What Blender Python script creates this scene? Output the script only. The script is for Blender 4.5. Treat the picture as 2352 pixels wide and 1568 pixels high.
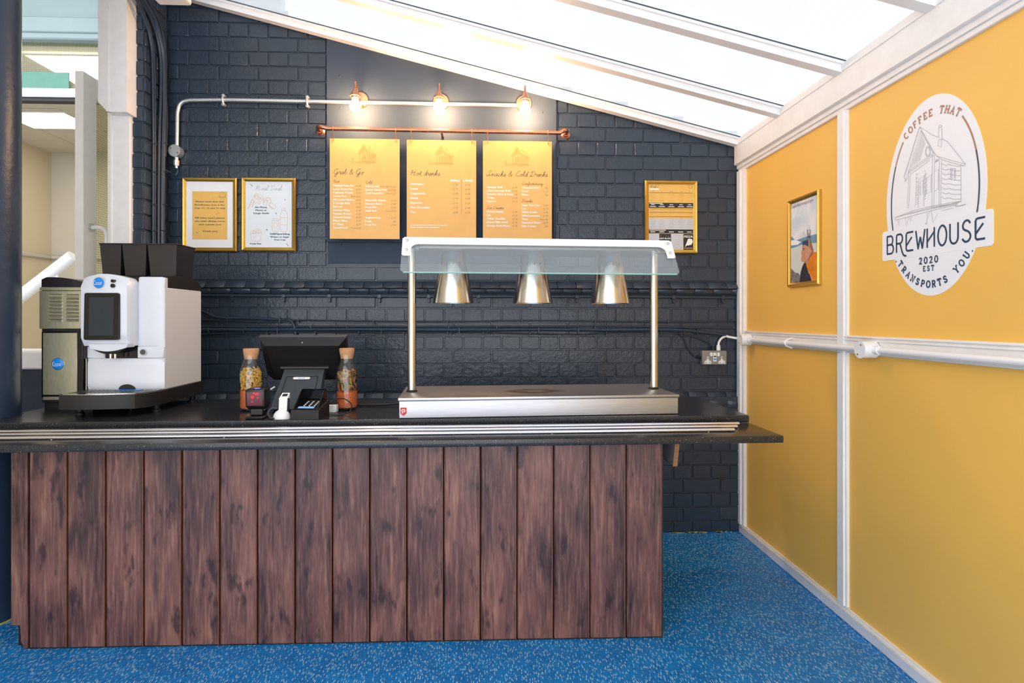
import bpy, bmesh, math, random
from mathutils import Vector, Matrix
random.seed(7)
PI = math.pi
for o in list(bpy.data.objects):
    bpy.data.objects.remove(o)
SC = bpy.context.scene
COL = SC.collection

# ------------------------------------------------------------------ camera
F, H, VH = 1330.0, 1.215, 732.0            # focal length (px of 2352), eye height, horizon row
TH = math.atan(55.0 / F)                   # camera turned slightly to the right
CT, ST = math.cos(TH), math.sin(TH)
cd = bpy.data.cameras.new('camera')
cd.sensor_width = 36.0
cd.lens = F / 2352.0 * 36.0
cd.shift_y = -(784.0 - VH) / 2352.0
cd.clip_start = 0.02
cam = bpy.data.objects.new('camera', cd)
COL.objects.link(cam)
cam.location = (0, 0, H)
cam.rotation_euler = (PI / 2, 0, -TH)
SC.camera = cam

# ------------------------------------------------------------------ sky and exposure
world = bpy.data.worlds.new('overcast_sky')
SC.world = world
world.use_nodes = True
wb = world.node_tree.nodes['Background']
wb.inputs['Color'].default_value = (0.93, 0.96, 1.0, 1)
wb.inputs['Strength'].default_value = 1.0
SC.view_settings.view_transform = 'Standard'
SC.view_settings.look = 'None'
SC.view_settings.gamma = 1.0
SC.view_settings.use_curve_mapping = False
SC.view_settings.exposure = 1.68


def at(u, v, Y):
    """point on the plane y = Y that the photograph shows at (u, v)"""
    a = (u - 1176.0) / F
    s = Y / (CT - a * ST)
    return Vector((s * (a * CT + ST), Y, H + (VH - v) / F * s))


def on_x(u, v, X):
    """point on the plane x = X"""
    a = (u - 1176.0) / F
    s = X / (a * CT + ST)
    return Vector((X, s * (CT - a * ST), H + (VH - v) / F * s))


# ------------------------------------------------------------------ materials
MATS = {}


def srgb(r, g, b):
    def c(x):
        x /= 255.0
        return x / 12.92 if x <= 0.04045 else ((x + 0.055) / 1.055) ** 2.4
    return (c(r), c(g), c(b), 1.0)


class NT:
    def __init__(self, name):
        self.m = bpy.data.materials.new(name)
        self.m.use_nodes = True
        self.t = self.m.node_tree
        self.b = self.t.nodes['Principled BSDF']
        self.out = self.t.nodes['Material Output']

    def n(self, typ, **kw):
        x = self.t.nodes.new(typ)
        for k, v in kw.items():
            if k in x.inputs:
                x.inputs[k].default_value = v
            else:
                setattr(x, k, v)
        return x

    def l(self, a, b):
        self.t.links.new(a, b)

    def set(self, **kw):
        for k, v in kw.items():
            self.b.inputs[k.replace('_', ' ')].default_value = v

    def ramp(self, fac, stops):
        r = self.n('ShaderNodeValToRGB')
        e = r.color_ramp.elements
        while len(e) < len(stops):
            e.new(0.5)
        for i, (p, c) in enumerate(stops):
            e[i].position = p
            e[i].color = c
        self.l(fac, r.inputs['Fac'])
        return r.outputs['Color']

    def coord(self, scale=(1, 1, 1), which='Object', rand=0.0):
        tc = self.n('ShaderNodeTexCoord')
        mp = self.n('ShaderNodeMapping')
        mp.inputs['Scale'].default_value = scale
        src = tc.outputs[which]
        if rand:
            oi = self.n('ShaderNodeObjectInfo')
            mul = self.n('ShaderNodeMath', operation='MULTIPLY')
            mul.inputs[1].default_value = rand
            self.l(oi.outputs['Random'], mul.inputs[0])
            add = self.n('ShaderNodeVectorMath', operation='ADD')
            self.l(src, add.inputs[0])
            cb = self.n('ShaderNodeCombineXYZ')
            for k in range(3):
                self.l(mul.outputs[0], cb.inputs[k])
            self.l(cb.outputs[0], add.inputs[1])
            src = add.outputs[0]
        self.l(src, mp.inputs['Vector'])
        return mp.outputs['Vector']

    def noise(self, vec, scale, detail=3.0, rough=0.55):
        x = self.n('ShaderNodeTexNoise')
        x.inputs['Scale'].default_value = scale
        x.inputs['Detail'].default_value = detail
        x.inputs['Roughness'].default_value = rough
        self.l(vec, x.inputs['Vector'])
        return x.outputs['Fac']

    def mix(self, fac, a, b):
        x = self.n('ShaderNodeMix', data_type='RGBA')
        for sock, v in ((x.inputs[0], fac), (x.inputs[6], a), (x.inputs[7], b)):
            if hasattr(v, 'node'):
                self.l(v, sock)
            else:
                sock.default_value = v
        return x.outputs[2]

    def bump(self, h, strength=0.2, dist=0.01):
        x = self.n('ShaderNodeBump')
        x.inputs['Strength'].default_value = strength
        x.inputs['Distance'].default_value = dist
        self.l(h, x.inputs['Height'])
        self.l(x.outputs['Normal'], self.b.inputs['Normal'])


def plain(name, col, rough=0.45, metal=0.0, var=0.06, scale=30.0, bump=0.0, bscale=200.0, spec=0.5, stretch=(1, 1, 1)):
    m = NT(name)
    v = m.coord(stretch)
    n1 = m.noise(v, scale, 4.0)
    lo = tuple(max(0.0, c * (1 - var)) for c in col[:3]) + (1,)
    hi = tuple(min(1.0, c * (1 + var)) for c in col[:3]) + (1,)
    m.l(m.ramp(n1, [(0.3, lo), (0.7, hi)]), m.b.inputs['Base Color'])
    m.set(Roughness=rough, Metallic=metal)
    m.b.inputs['Specular IOR Level'].default_value = spec
    if bump:
        m.bump(m.noise(v, bscale, 3.0), bump, 0.004)
    MATS[name] = m.m
    return m


plain('navy_paint', srgb(48, 60, 74), 0.29, 0, 0.10, 14, 0.6, 48)
plain('navy_board', srgb(62, 74, 90), 0.75, 0, 0.05, 8, 0.10, 90, spec=0.25)
plain('navy_cable', srgb(44, 57, 72), 0.3, 0, 0.06, 40, 0.2, 120)
plain('column_paint', srgb(40, 56, 76), 0.36, 0, 0.08, 9, 0.5, 26)
plain('white_frame', srgb(243, 241, 239), 0.38, 0, 0.03, 20, 0.05, 60)
plain('white_gloss', srgb(216, 219, 226), 0.22, 0, 0.01, 20)
plain('white_side', srgb(214, 217, 220), 0.4, 0, 0.01, 20)
plain('white_plastic', srgb(240, 240, 240), 0.3, 0, 0.01, 20)
plain('white_print', srgb(244, 245, 247), 0.5, 0, 0.01, 20)
plain('paper_blue', srgb(226, 234, 240), 0.5, 0, 0.015, 9)
plain('yellow_panel', srgb(246, 193, 92), 0.5, 0, 0.03, 2.2, 0.04, 8)
plain('yellow_print', srgb(240, 190, 98), 0.5, 0, 0.03, 40)
plain('menu_yellow', srgb(236, 182, 104), 0.5, 0, 0.04, 12)
plain('print_orange', srgb(222, 160, 78), 0.55, 0, 0.03, 40)
plain('print_pale_orange', srgb(226, 178, 110), 0.55, 0, 0.02, 40)
plain('print_dark', srgb(52, 58, 66), 0.5, 0, 0.05, 40)
plain('print_grey', srgb(150, 122, 84), 0.55, 0, 0.05, 40)
plain('print_navy', srgb(30, 66, 92), 0.5, 0, 0.05, 40)
plain('print_slate', srgb(58, 74, 90), 0.5, 0, 0.05, 40)
plain('print_line', srgb(170, 166, 168), 0.6, 0, 0.05, 40)
plain('print_brown', srgb(176, 128, 104), 0.5, 0, 0.05, 40)
plain('print_black', srgb(34, 36, 38), 0.5, 0, 0.05, 40)
plain('print_white', srgb(250, 248, 240), 0.5, 0, 0.01, 40)
plain('print_light_grey', srgb(205, 206, 210), 0.5, 0, 0.02, 40)
plain('gold', srgb(210, 168, 78), 0.32, 0.85, 0.05, 30)
plain('galvanised', srgb(206, 210, 208), 0.42, 0.8, 0.12, 120)
plain('copper', srgb(206, 140, 108), 0.25, 0.95, 0.08, 40)
plain('copper_satin', srgb(214, 150, 124), 0.32, 0.8, 0.05, 40)
plain('steel_polished', srgb(216, 214, 208), 0.18, 1.0, 0.02, 20)
plain('chrome', srgb(230, 230, 232), 0.08, 1.0, 0.01, 20)
plain('rail_steel', srgb(224, 224, 232), 0.22, 1.0, 0.01, 20)
plain('black_plastic', srgb(22, 23, 25), 0.36, 0, 0.1, 60, 0.12, 500)
plain('black_gloss', srgb(12, 13, 15), 0.14, 0, 0.1, 60)
plain('black_satin', srgb(30, 28, 28), 0.5, 0, 0.1, 60)
plain('hopper_black', srgb(40, 36, 38), 0.22, 0, 0.08, 20)
plain('stand_grey', srgb(66, 72, 78), 0.42, 0, 0.06, 60, 0.12, 600)
plain('screen_dark', srgb(36, 46, 54), 0.12, 0, 0.03, 20)
plain('blue_badge', srgb(20, 132, 222), 0.25, 0, 0.03, 40)
plain('red_badge', srgb(214, 40, 38), 0.4, 0, 0.03, 40)
plain('rubber', srgb(16, 17, 18), 0.55, 0, 0.1, 60)
plain('cork', srgb(196, 146, 104), 0.75, 0, 0.25, 260, 0.4, 300)
plain('lentil_orange', srgb(214, 106, 50), 0.6, 0, 0.4, 320, 0.6, 330)
plain('macaroni_yellow', srgb(228, 176, 66), 0.4, 0, 0.08, 60)
plain('fusilli_yellow', srgb(224, 184, 104), 0.5, 0, 0.08, 60)
plain('fusilli_green', srgb(106, 98, 54), 0.5, 0, 0.12, 60)
plain('fusilli_red', srgb(206, 104, 62), 0.5, 0, 0.1, 60)
plain('peppercorn', srgb(34, 30, 26), 0.6, 0, 0.2, 200)
plain('socket_metal', srgb(150, 148, 144), 0.4, 0.55, 0.04, 60)
plain('brass', srgb(190, 150, 70), 0.3, 0.9, 0.04, 60)
plain('far_wall', srgb(202, 196, 186), 0.7, 0, 0.03, 3)
plain('far_wall_warm', srgb(214, 200, 172), 0.7, 0, 0.03, 3)
plain('far_ceiling', srgb(206, 200, 184), 0.8, 0, 0.03, 6)
plain('far_beam', srgb(150, 168, 168), 0.6, 0, 0.03, 4)
plain('sign_green', srgb(96, 150, 134), 0.5, 0, 0.06, 30)
plain('chipboard', srgb(176, 128, 84), 0.8, 0, 0.25, 220)
plain('grey_laminate', srgb(196, 194, 192), 0.5, 0, 0.02, 20)
plain('skin', srgb(206, 148, 120), 0.6, 0, 0.1, 40)
plain('skin_shade', srgb(164, 104, 80), 0.6, 0, 0.1, 40)
plain('mug_blue', srgb(44, 70, 104), 0.5, 0, 0.08, 40)
plain('sleeve_orange', srgb(228, 134, 30), 0.6, 0, 0.2, 18, stretch=(1, 4, 1))
plain('trouser_dark', srgb(48, 46, 60), 0.6, 0, 0.2, 18)
plain('hill_blue', srgb(112, 152, 176), 0.6, 0, 0.15, 10)
plain('lake', srgb(212, 218, 212), 0.6, 0, 0.03, 8)
plain('rock', srgb(120, 120, 116), 0.6, 0, 0.6, 60)
plain('dirt_yellow', srgb(190, 188, 90), 0.8, 0, 0.2, 60)


def _cloud():
    m = NT('cloud_sky')
    v = m.coord()
    c = m.ramp(m.noise(v, 9, 4), [(0.35, srgb(190, 212, 232)), (0.6, srgb(236, 236, 238))])
    m.l(c, m.b.inputs['Base Color'])
    m.set(Roughness=0.5)
    MATS['cloud_sky'] = m.m


_cloud()


def _skirting():
    m = NT('marbled_white')
    v = m.coord((1, 0.35, 1))
    n = m.noise(v, 16, 6, 0.7)
    c = m.ramp(n, [(0.3, srgb(150, 156, 168)), (0.42, srgb(226, 228, 234)), (0.7, srgb(238, 239, 242))])
    m.l(c, m.b.inputs['Base Color'])
    m.set(Roughness=0.35)
    MATS['marbled_white'] = m.m


_skirting()


def _floor():
    m = NT('blue_vinyl')
    base = m.ramp(m.noise(m.coord(), 9, 4), [(0.3, srgb(0, 112, 186)), (0.7, srgb(8, 134, 210))])
    cur = base
    for k, (sc, rot, th) in enumerate((((150, 34, 1), 0.20, 0.22), ((130, 36, 1), -0.26, 0.20), ((120, 40, 1), 0.0, 0.25))):
        tc = m.n('ShaderNodeTexCoord')
        mp = m.n('ShaderNodeMapping')
        mp.inputs['Rotation'].default_value = (0, 0, rot)
        mp.inputs['Location'].default_value = (k * 3.3, k * 1.7, 0)
        mp.inputs['Scale'].default_value = sc
        m.l(tc.outputs['Object'], mp.inputs['Vector'])
        vo = m.n('ShaderNodeTexVoronoi')
        vo.voronoi_dimensions = '2D'
        vo.inputs['Scale'].default_value = 1.0
        m.l(mp.outputs['Vector'], vo.inputs['Vector'])
        lt = m.n('ShaderNodeMath', operation='LESS_THAN')
        lt.inputs[1].default_value = th
        m.l(vo.outputs['Distance'], lt.inputs[0])
        sp = m.n('ShaderNodeSeparateColor')
        m.l(vo.outputs['Color'], sp.inputs['Color'])
        gt = m.n('ShaderNodeMath', operation='GREATER_THAN')
        gt.inputs[1].default_value = 0.5
        m.l(sp.outputs[0], gt.inputs[0])
        mu = m.n('ShaderNodeMath', operation='MULTIPLY')
        m.l(lt.outputs[0], mu.inputs[0])
        m.l(gt.outputs[0], mu.inputs[1])
        col = (srgb(180, 204, 220), srgb(130, 178, 210), srgb(6, 98, 166))[k]
        cur = m.mix(mu.outputs[0], cur, col)
    m.l(cur, m.b.inputs['Base Color'])
    m.set(Roughness=0.5)
    m.bump(m.noise(m.coord(), 260, 2), 0.08, 0.002)
    MATS['blue_vinyl'] = m.m


_floor()


def _granite():
    m = NT('dark_worktop')
    v = m.coord()
    base = m.ramp(m.noise(v, 210, 4, 0.7), [(0.35, srgb(26, 27, 30)), (0.62, srgb(50, 52, 56)), (0.8, srgb(86, 88, 92))])
    vo = m.n('ShaderNodeTexVoronoi')
    vo.inputs['Scale'].default_value = 130.0
    m.l(v, vo.inputs['Vector'])
    lt = m.n('ShaderNodeMath', operation='LESS_THAN')
    lt.inputs[1].default_value = 0.16
    m.l(vo.outputs['Distance'], lt.inputs[0])
    sp = m.n('ShaderNodeSeparateColor')
    m.l(vo.outputs['Color'], sp.inputs['Color'])
    gt = m.n('ShaderNodeMath', operation='GREATER_THAN')
    gt.inputs[1].default_value = 0.8
    m.l(sp.outputs[0], gt.inputs[0])
    mu = m.n('ShaderNodeMath', operation='MULTIPLY')
    m.l(lt.outputs[0], mu.inputs[0])
    m.l(gt.outputs[0], mu.inputs[1])
    m.l(m.mix(mu.outputs[0], base, srgb(190, 160, 104)), m.b.inputs['Base Color'])
    m.set(Roughness=0.24)
    MATS['dark_worktop'] = m.m


_granite()


def _wood():
    m = NT('dark_plank')
    v = m.coord((1, 1, 0.07), rand=37.0)
    v2 = m.coord((1, 1, 0.35), rand=61.0)
    v3 = m.coord((1, 1, 0.16), rand=19.0)
    g = m.noise(v, 90, 5, 0.65)
    base = m.ramp(g, [(0.28, srgb(36, 24, 25)), (0.5, srgb(102, 67, 62)), (0.74, srgb(176, 130, 112))])
    big = m.noise(v2, 7, 4, 0.6)
    shade = m.ramp(big, [(0.36, srgb(36, 26, 32)), (0.49, srgb(102, 68, 63)), (0.68, srgb(164, 114, 98))])
    c = m.mix(0.5, base, shade)
    wv = m.n('ShaderNodeTexWave')
    wv.wave_type = 'RINGS'
    wv.inputs['Scale'].default_value = 5.5
    wv.inputs['Distortion'].default_value = 7.0
    wv.inputs['Detail'].default_value = 2.0
    wv.inputs['Detail Scale'].default_value = 1.2
    m.l(v3, wv.inputs['Vector'])
    lines = m.ramp(wv.outputs['Fac'], [(0.0, (1, 1, 1, 1)), (0.12, (0, 0, 0, 1))])
    gate = m.ramp(m.noise(v3, 4.0, 2), [(0.52, (0, 0, 0, 1)), (0.64, (1, 1, 1, 1))])
    mu = m.n('ShaderNodeMath', operation='MULTIPLY')
    m.l(lines, mu.inputs[0])
    m.l(gate, mu.inputs[1])
    mu2 = m.n('ShaderNodeMath', operation='MULTIPLY')
    mu2.inputs[1].default_value = 0.6
    m.l(mu.outputs[0], mu2.inputs[0])
    c = m.mix(mu2.outputs[0], c, srgb(40, 28, 32))
    kn = m.ramp(m.noise(v2, 21, 3, 0.6), [(0.58, (0, 0, 0, 1)), (0.67, (1, 1, 1, 1))])
    mu3 = m.n('ShaderNodeMath', operation='MULTIPLY')
    mu3.inputs[1].default_value = 0.75
    m.l(kn, mu3.inputs[0])
    c = m.mix(mu3.outputs[0], c, srgb(34, 24, 30))
    v4 = m.coord((1, 1, 0.045), rand=83.0)
    ck = m.ramp(m.noise(v4, 46, 4, 0.7), [(0.55, (0, 0, 0, 1)), (0.60, (1, 1, 1, 1))])
    cg = m.ramp(m.noise(v2, 5.5, 2), [(0.46, (0, 0, 0, 1)), (0.6, (1, 1, 1, 1))])
    mu4 = m.n('ShaderNodeMath', operation='MULTIPLY')
    m.l(ck, mu4.inputs[0])
    m.l(cg, mu4.inputs[1])
    mu5 = m.n('ShaderNodeMath', operation='MULTIPLY')
    mu5.inputs[1].default_value = 0.7
    m.l(mu4.outputs[0], mu5.inputs[0])
    c = m.mix(mu5.outputs[0], c, srgb(36, 25, 28))
    m.l(c, m.b.inputs['Base Color'])
    m.set(Roughness=0.42)
    m.bump(g, 0.15, 0.003)
    MATS['dark_plank'] = m.m
    plain('plank_edge', srgb(120, 74, 52), 0.5, 0, 0.2, 30)
    plain('plank_gap', srgb(18, 14, 16), 0.7, 0, 0.1, 30)


_wood()


def _steel(name, col, stretch, rough=0.3, stain=False, metal=1.0):
    m = NT(name)
    v = m.coord(stretch)
    n = m.noise(v, 30, 4, 0.6)
    lo = tuple(c * 0.86 for c in col[:3]) + (1,)
    base = m.ramp(n, [(0.3, lo), (0.7, col)])
    if stain:                                  # scorched oval left by the heat lamps
        tc = m.n('ShaderNodeTexCoord')
        mp = m.n('ShaderNodeMapping')
        mp.inputs['Location'].default_value = (0.05, -1.40, 0)
        mp.inputs['Scale'].default_value = (5.5, 8.2, 0)
        m.l(tc.outputs['Object'], mp.inputs['Vector'])
        ln = m.n('ShaderNodeVectorMath', operation='LENGTH')
        m.l(mp.outputs['Vector'], ln.inputs[0])
        nz = m.noise(m.coord(), 12, 3)
        ad = m.n('ShaderNodeMath', operation='ADD')
        m.l(ln.outputs['Value'], ad.inputs[0])
        sc = m.n('ShaderNodeMath', operation='MULTIPLY')
        sc.inputs[1].default_value = 0.5
        m.l(nz, sc.inputs[0])
        m.l(sc.outputs[0], ad.inputs[1])
        f = m.ramp(ad.outputs[0], [(0.45, (0.1, 0.1, 0.1, 1)), (0.72, (0.85, 0.85, 0.85, 1)), (0.98, (0, 0, 0, 1))])
        base = m.mix(f, base, srgb(104, 86, 56))
    m.l(base, m.b.inputs['Base Color'])
    m.set(Metallic=metal, Roughness=rough)
    m.bump(n, 0.03, 0.001)
    MATS[name] = m.m


_steel('steel_brushed', srgb(178, 178, 184), (0.3, 6, 6), 0.3)
_steel('steel_cone', srgb(214, 211, 206), (6, 6, 0.4), 0.2)
_steel('steel_hot_plate', srgb(190, 192, 198), (0.3, 6, 6), 0.42, True)
_steel('steel_fridge', srgb(214, 208, 178), (4, 4, 1), 0.3, metal=0.72)


def _glass(name, tint, f0=0.05, haze=0.0):
    m = NT(name)
    t = m.t
    tr = m.n('ShaderNodeBsdfTransparent')
    tr.inputs['Color'].default_value = tint
    gl = m.n('ShaderNodeBsdfGlossy')
    gl.inputs['Roughness'].default_value = 0.03
    lw = m.n('ShaderNodeLayerWeight')
    lw.inputs['Blend'].default_value = 0.5
    pw = m.n('ShaderNodeMath', operation='POWER')
    pw.inputs[1].default_value = 5.0
    m.l(lw.outputs['Facing'], pw.inputs[0])
    fr = m.n('ShaderNodeMath', operation='MULTIPLY_ADD')
    fr.inputs[1].default_value = 0.95 - f0
    fr.inputs[2].default_value = f0
    m.l(pw.outputs[0], fr.inputs[0])
    mx = m.n('ShaderNodeMixShader')
    m.l(fr.outputs[0], mx.inputs[0])
    m.l(tr.outputs[0], mx.inputs[1])
    m.l(gl.outputs[0], mx.inputs[2])
    last = mx.outputs[0]
    if haze:
        df = m.n('ShaderNodeBsdfTranslucent')
        df.inputs['Color'].default_value = (0.9, 0.95, 0.95, 1)
        d2 = m.n('ShaderNodeBsdfDiffuse')
        d2.inputs['Color'].default_value = (0.9, 0.95, 0.95, 1)
        ms = m.n('ShaderNodeMixShader')
        ms.inputs[0].default_value = 0.5
        m.l(df.outputs[0], ms.inputs[1])
        m.l(d2.outputs[0], ms.inputs[2])
        m2 = m.n('ShaderNodeMixShader')
        m2.inputs[0].default_value = haze
        m.l(last, m2.inputs[1])
        m.l(ms.outputs[0], m2.inputs[2])
        last = m2.outputs[0]
    m.l(last, m.out.inputs['Surface'])
    t.nodes.remove(m.b)
    MATS[name] = m.m


_glass('clear_glass', (0.97, 0.985, 0.98, 1))
_glass('guard_glass', (0.95, 0.985, 0.98, 1), 0.17, haze=0.03)
_glass('scanner_glass', (0.9, 0.25, 0.25, 1))


def _wired():
    m = NT('wired_glass')
    v = m.coord()
    tr = m.n('ShaderNodeBsdfTransparent')
    tr.inputs['Color'].default_value = (0.9, 0.9, 0.78, 1)
    gl = m.n('ShaderNodeBsdfGlossy')
    gl.inputs['Roughness'].default_value = 0.05
    mx = m.n('ShaderNodeMixShader')
    mx.inputs[0].default_value = 0.06
    m.l(tr.outputs[0], mx.inputs[1])
    m.l(gl.outputs[0], mx.inputs[2])
    df = m.n('ShaderNodeBsdfDiffuse')
    df.inputs['Color'].default_value = srgb(120, 116, 96)
    sep = m.n('ShaderNodeSeparateXYZ')
    m.l(v, sep.inputs[0])
    ws = []
    for ax in ('X', 'Y', 'Z'):
        mul = m.n('ShaderNodeMath', operation='MULTIPLY')
        mul.inputs[1].default_value = 78.0
        m.l(sep.outputs[ax], mul.inputs[0])
        fr = m.n('ShaderNodeMath', operation='FRACT')
        m.l(mul.outputs[0], fr.inputs[0])
        lt = m.n('ShaderNodeMath', operation='LESS_THAN')
        lt.inputs[1].default_value = 0.12
        m.l(fr.outputs[0], lt.inputs[0])
        ws.append(lt.outputs[0])
    a = m.n('ShaderNodeMath', operation='MAXIMUM')
    m.l(ws[0], a.inputs[0])
    m.l(ws[2], a.inputs[1])
    a2 = m.n('ShaderNodeMath', operation='MAXIMUM')
    m.l(a.outputs[0], a2.inputs[0])
    m.l(ws[1], a2.inputs[1])
    a = a2
    sc = m.n('ShaderNodeMath', operation='MULTIPLY')
    sc.inputs[1].default_value = 0.55
    m.l(a.outputs[0], sc.inputs[0])
    m2 = m.n('ShaderNodeMixShader')
    m.l(sc.outputs[0], m2.inputs[0])
    m.l(mx.outputs[0], m2.inputs[1])
    m.l(df.outputs[0], m2.inputs[2])
    m.l(m2.outputs[0], m.out.inputs['Surface'])
    m.t.nodes.remove(m.b)
    MATS['wired_glass'] = m.m


_wired()


def _roof():
    m = NT('polycarbonate')
    v = m.coord((1, 1, 1))
    sep = m.n('ShaderNodeSeparateXYZ')
    m.l(v, sep.inputs[0])
    mul = m.n('ShaderNodeMath', operation='MULTIPLY')
    mul.inputs[1].default_value = 62.0
    m.l(sep.outputs['Y'], mul.inputs[0])
    fr = m.n('ShaderNodeMath', operation='FRACT')
    m.l(mul.outputs[0], fr.inputs[0])
    rib = m.ramp(fr.outputs[0], [(0.0, (0.48, 0.495, 0.52, 1)), (0.22, (0.625, 0.633, 0.64, 1)), (1.0, (0.625, 0.633, 0.64, 1))])
    tl = m.n('ShaderNodeBsdfTranslucent')
    m.l(rib, tl.inputs['Color'])
    tr = m.n('ShaderNodeBsdfTransparent')
    m.l(rib, tr.inputs['Color'])
    gl = m.n('ShaderNodeBsdfGlossy')
    gl.inputs['Roughness'].default_value = 0.12
    m1 = m.n('ShaderNodeMixShader')
    m1.inputs[0].default_value = 0.5
    m.l(tl.outputs[0], m1.inputs[1])
    m.l(tr.outputs[0], m1.inputs[2])
    m2 = m.n('ShaderNodeMixShader')
    m2.inputs[0].default_value = 0.06
    m.l(m1.outputs[0], m2.inputs[1])
    m.l(gl.outputs[0], m2.inputs[2])
    m.l(m2.outputs[0], m.out.inputs['Surface'])
    m.t.nodes.remove(m.b)
    MATS['polycarbonate'] = m.m


_roof()


def _emit(name, col, strength):
    m = NT(name)
    m.b.inputs['Base Color'].default_value = col
    m.b.inputs['Emission Color'].default_value = col
    m.b.inputs['Emission Strength'].default_value = strength
    MATS[name] = m.m


_emit('bulb_glow', (1.0, 0.60, 0.31, 1), 105.0)
_emit('light_panel', (1.0, 0.96, 0.86, 1), 5.0)
_emit('scanner_red', (0.10, 0.001, 0.003, 1), 0.3)
MATS['scanner_red'].node_tree.nodes['Principled BSDF'].inputs['Base Color'].default_value = (0.01, 0.0, 0.001, 1)
MATS['scanner_red'].node_tree.nodes['Principled BSDF'].inputs['Roughness'].default_value = 0.1
_emit('scanner_spark', (0.7, 0.01, 0.02, 1), 0.5)
_emit('indicator_blue', (0.08, 0.08, 1.0, 1), 1.5)
_emit('lcd_blue', (0.22, 0.45, 0.85, 1), 0.12)


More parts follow.
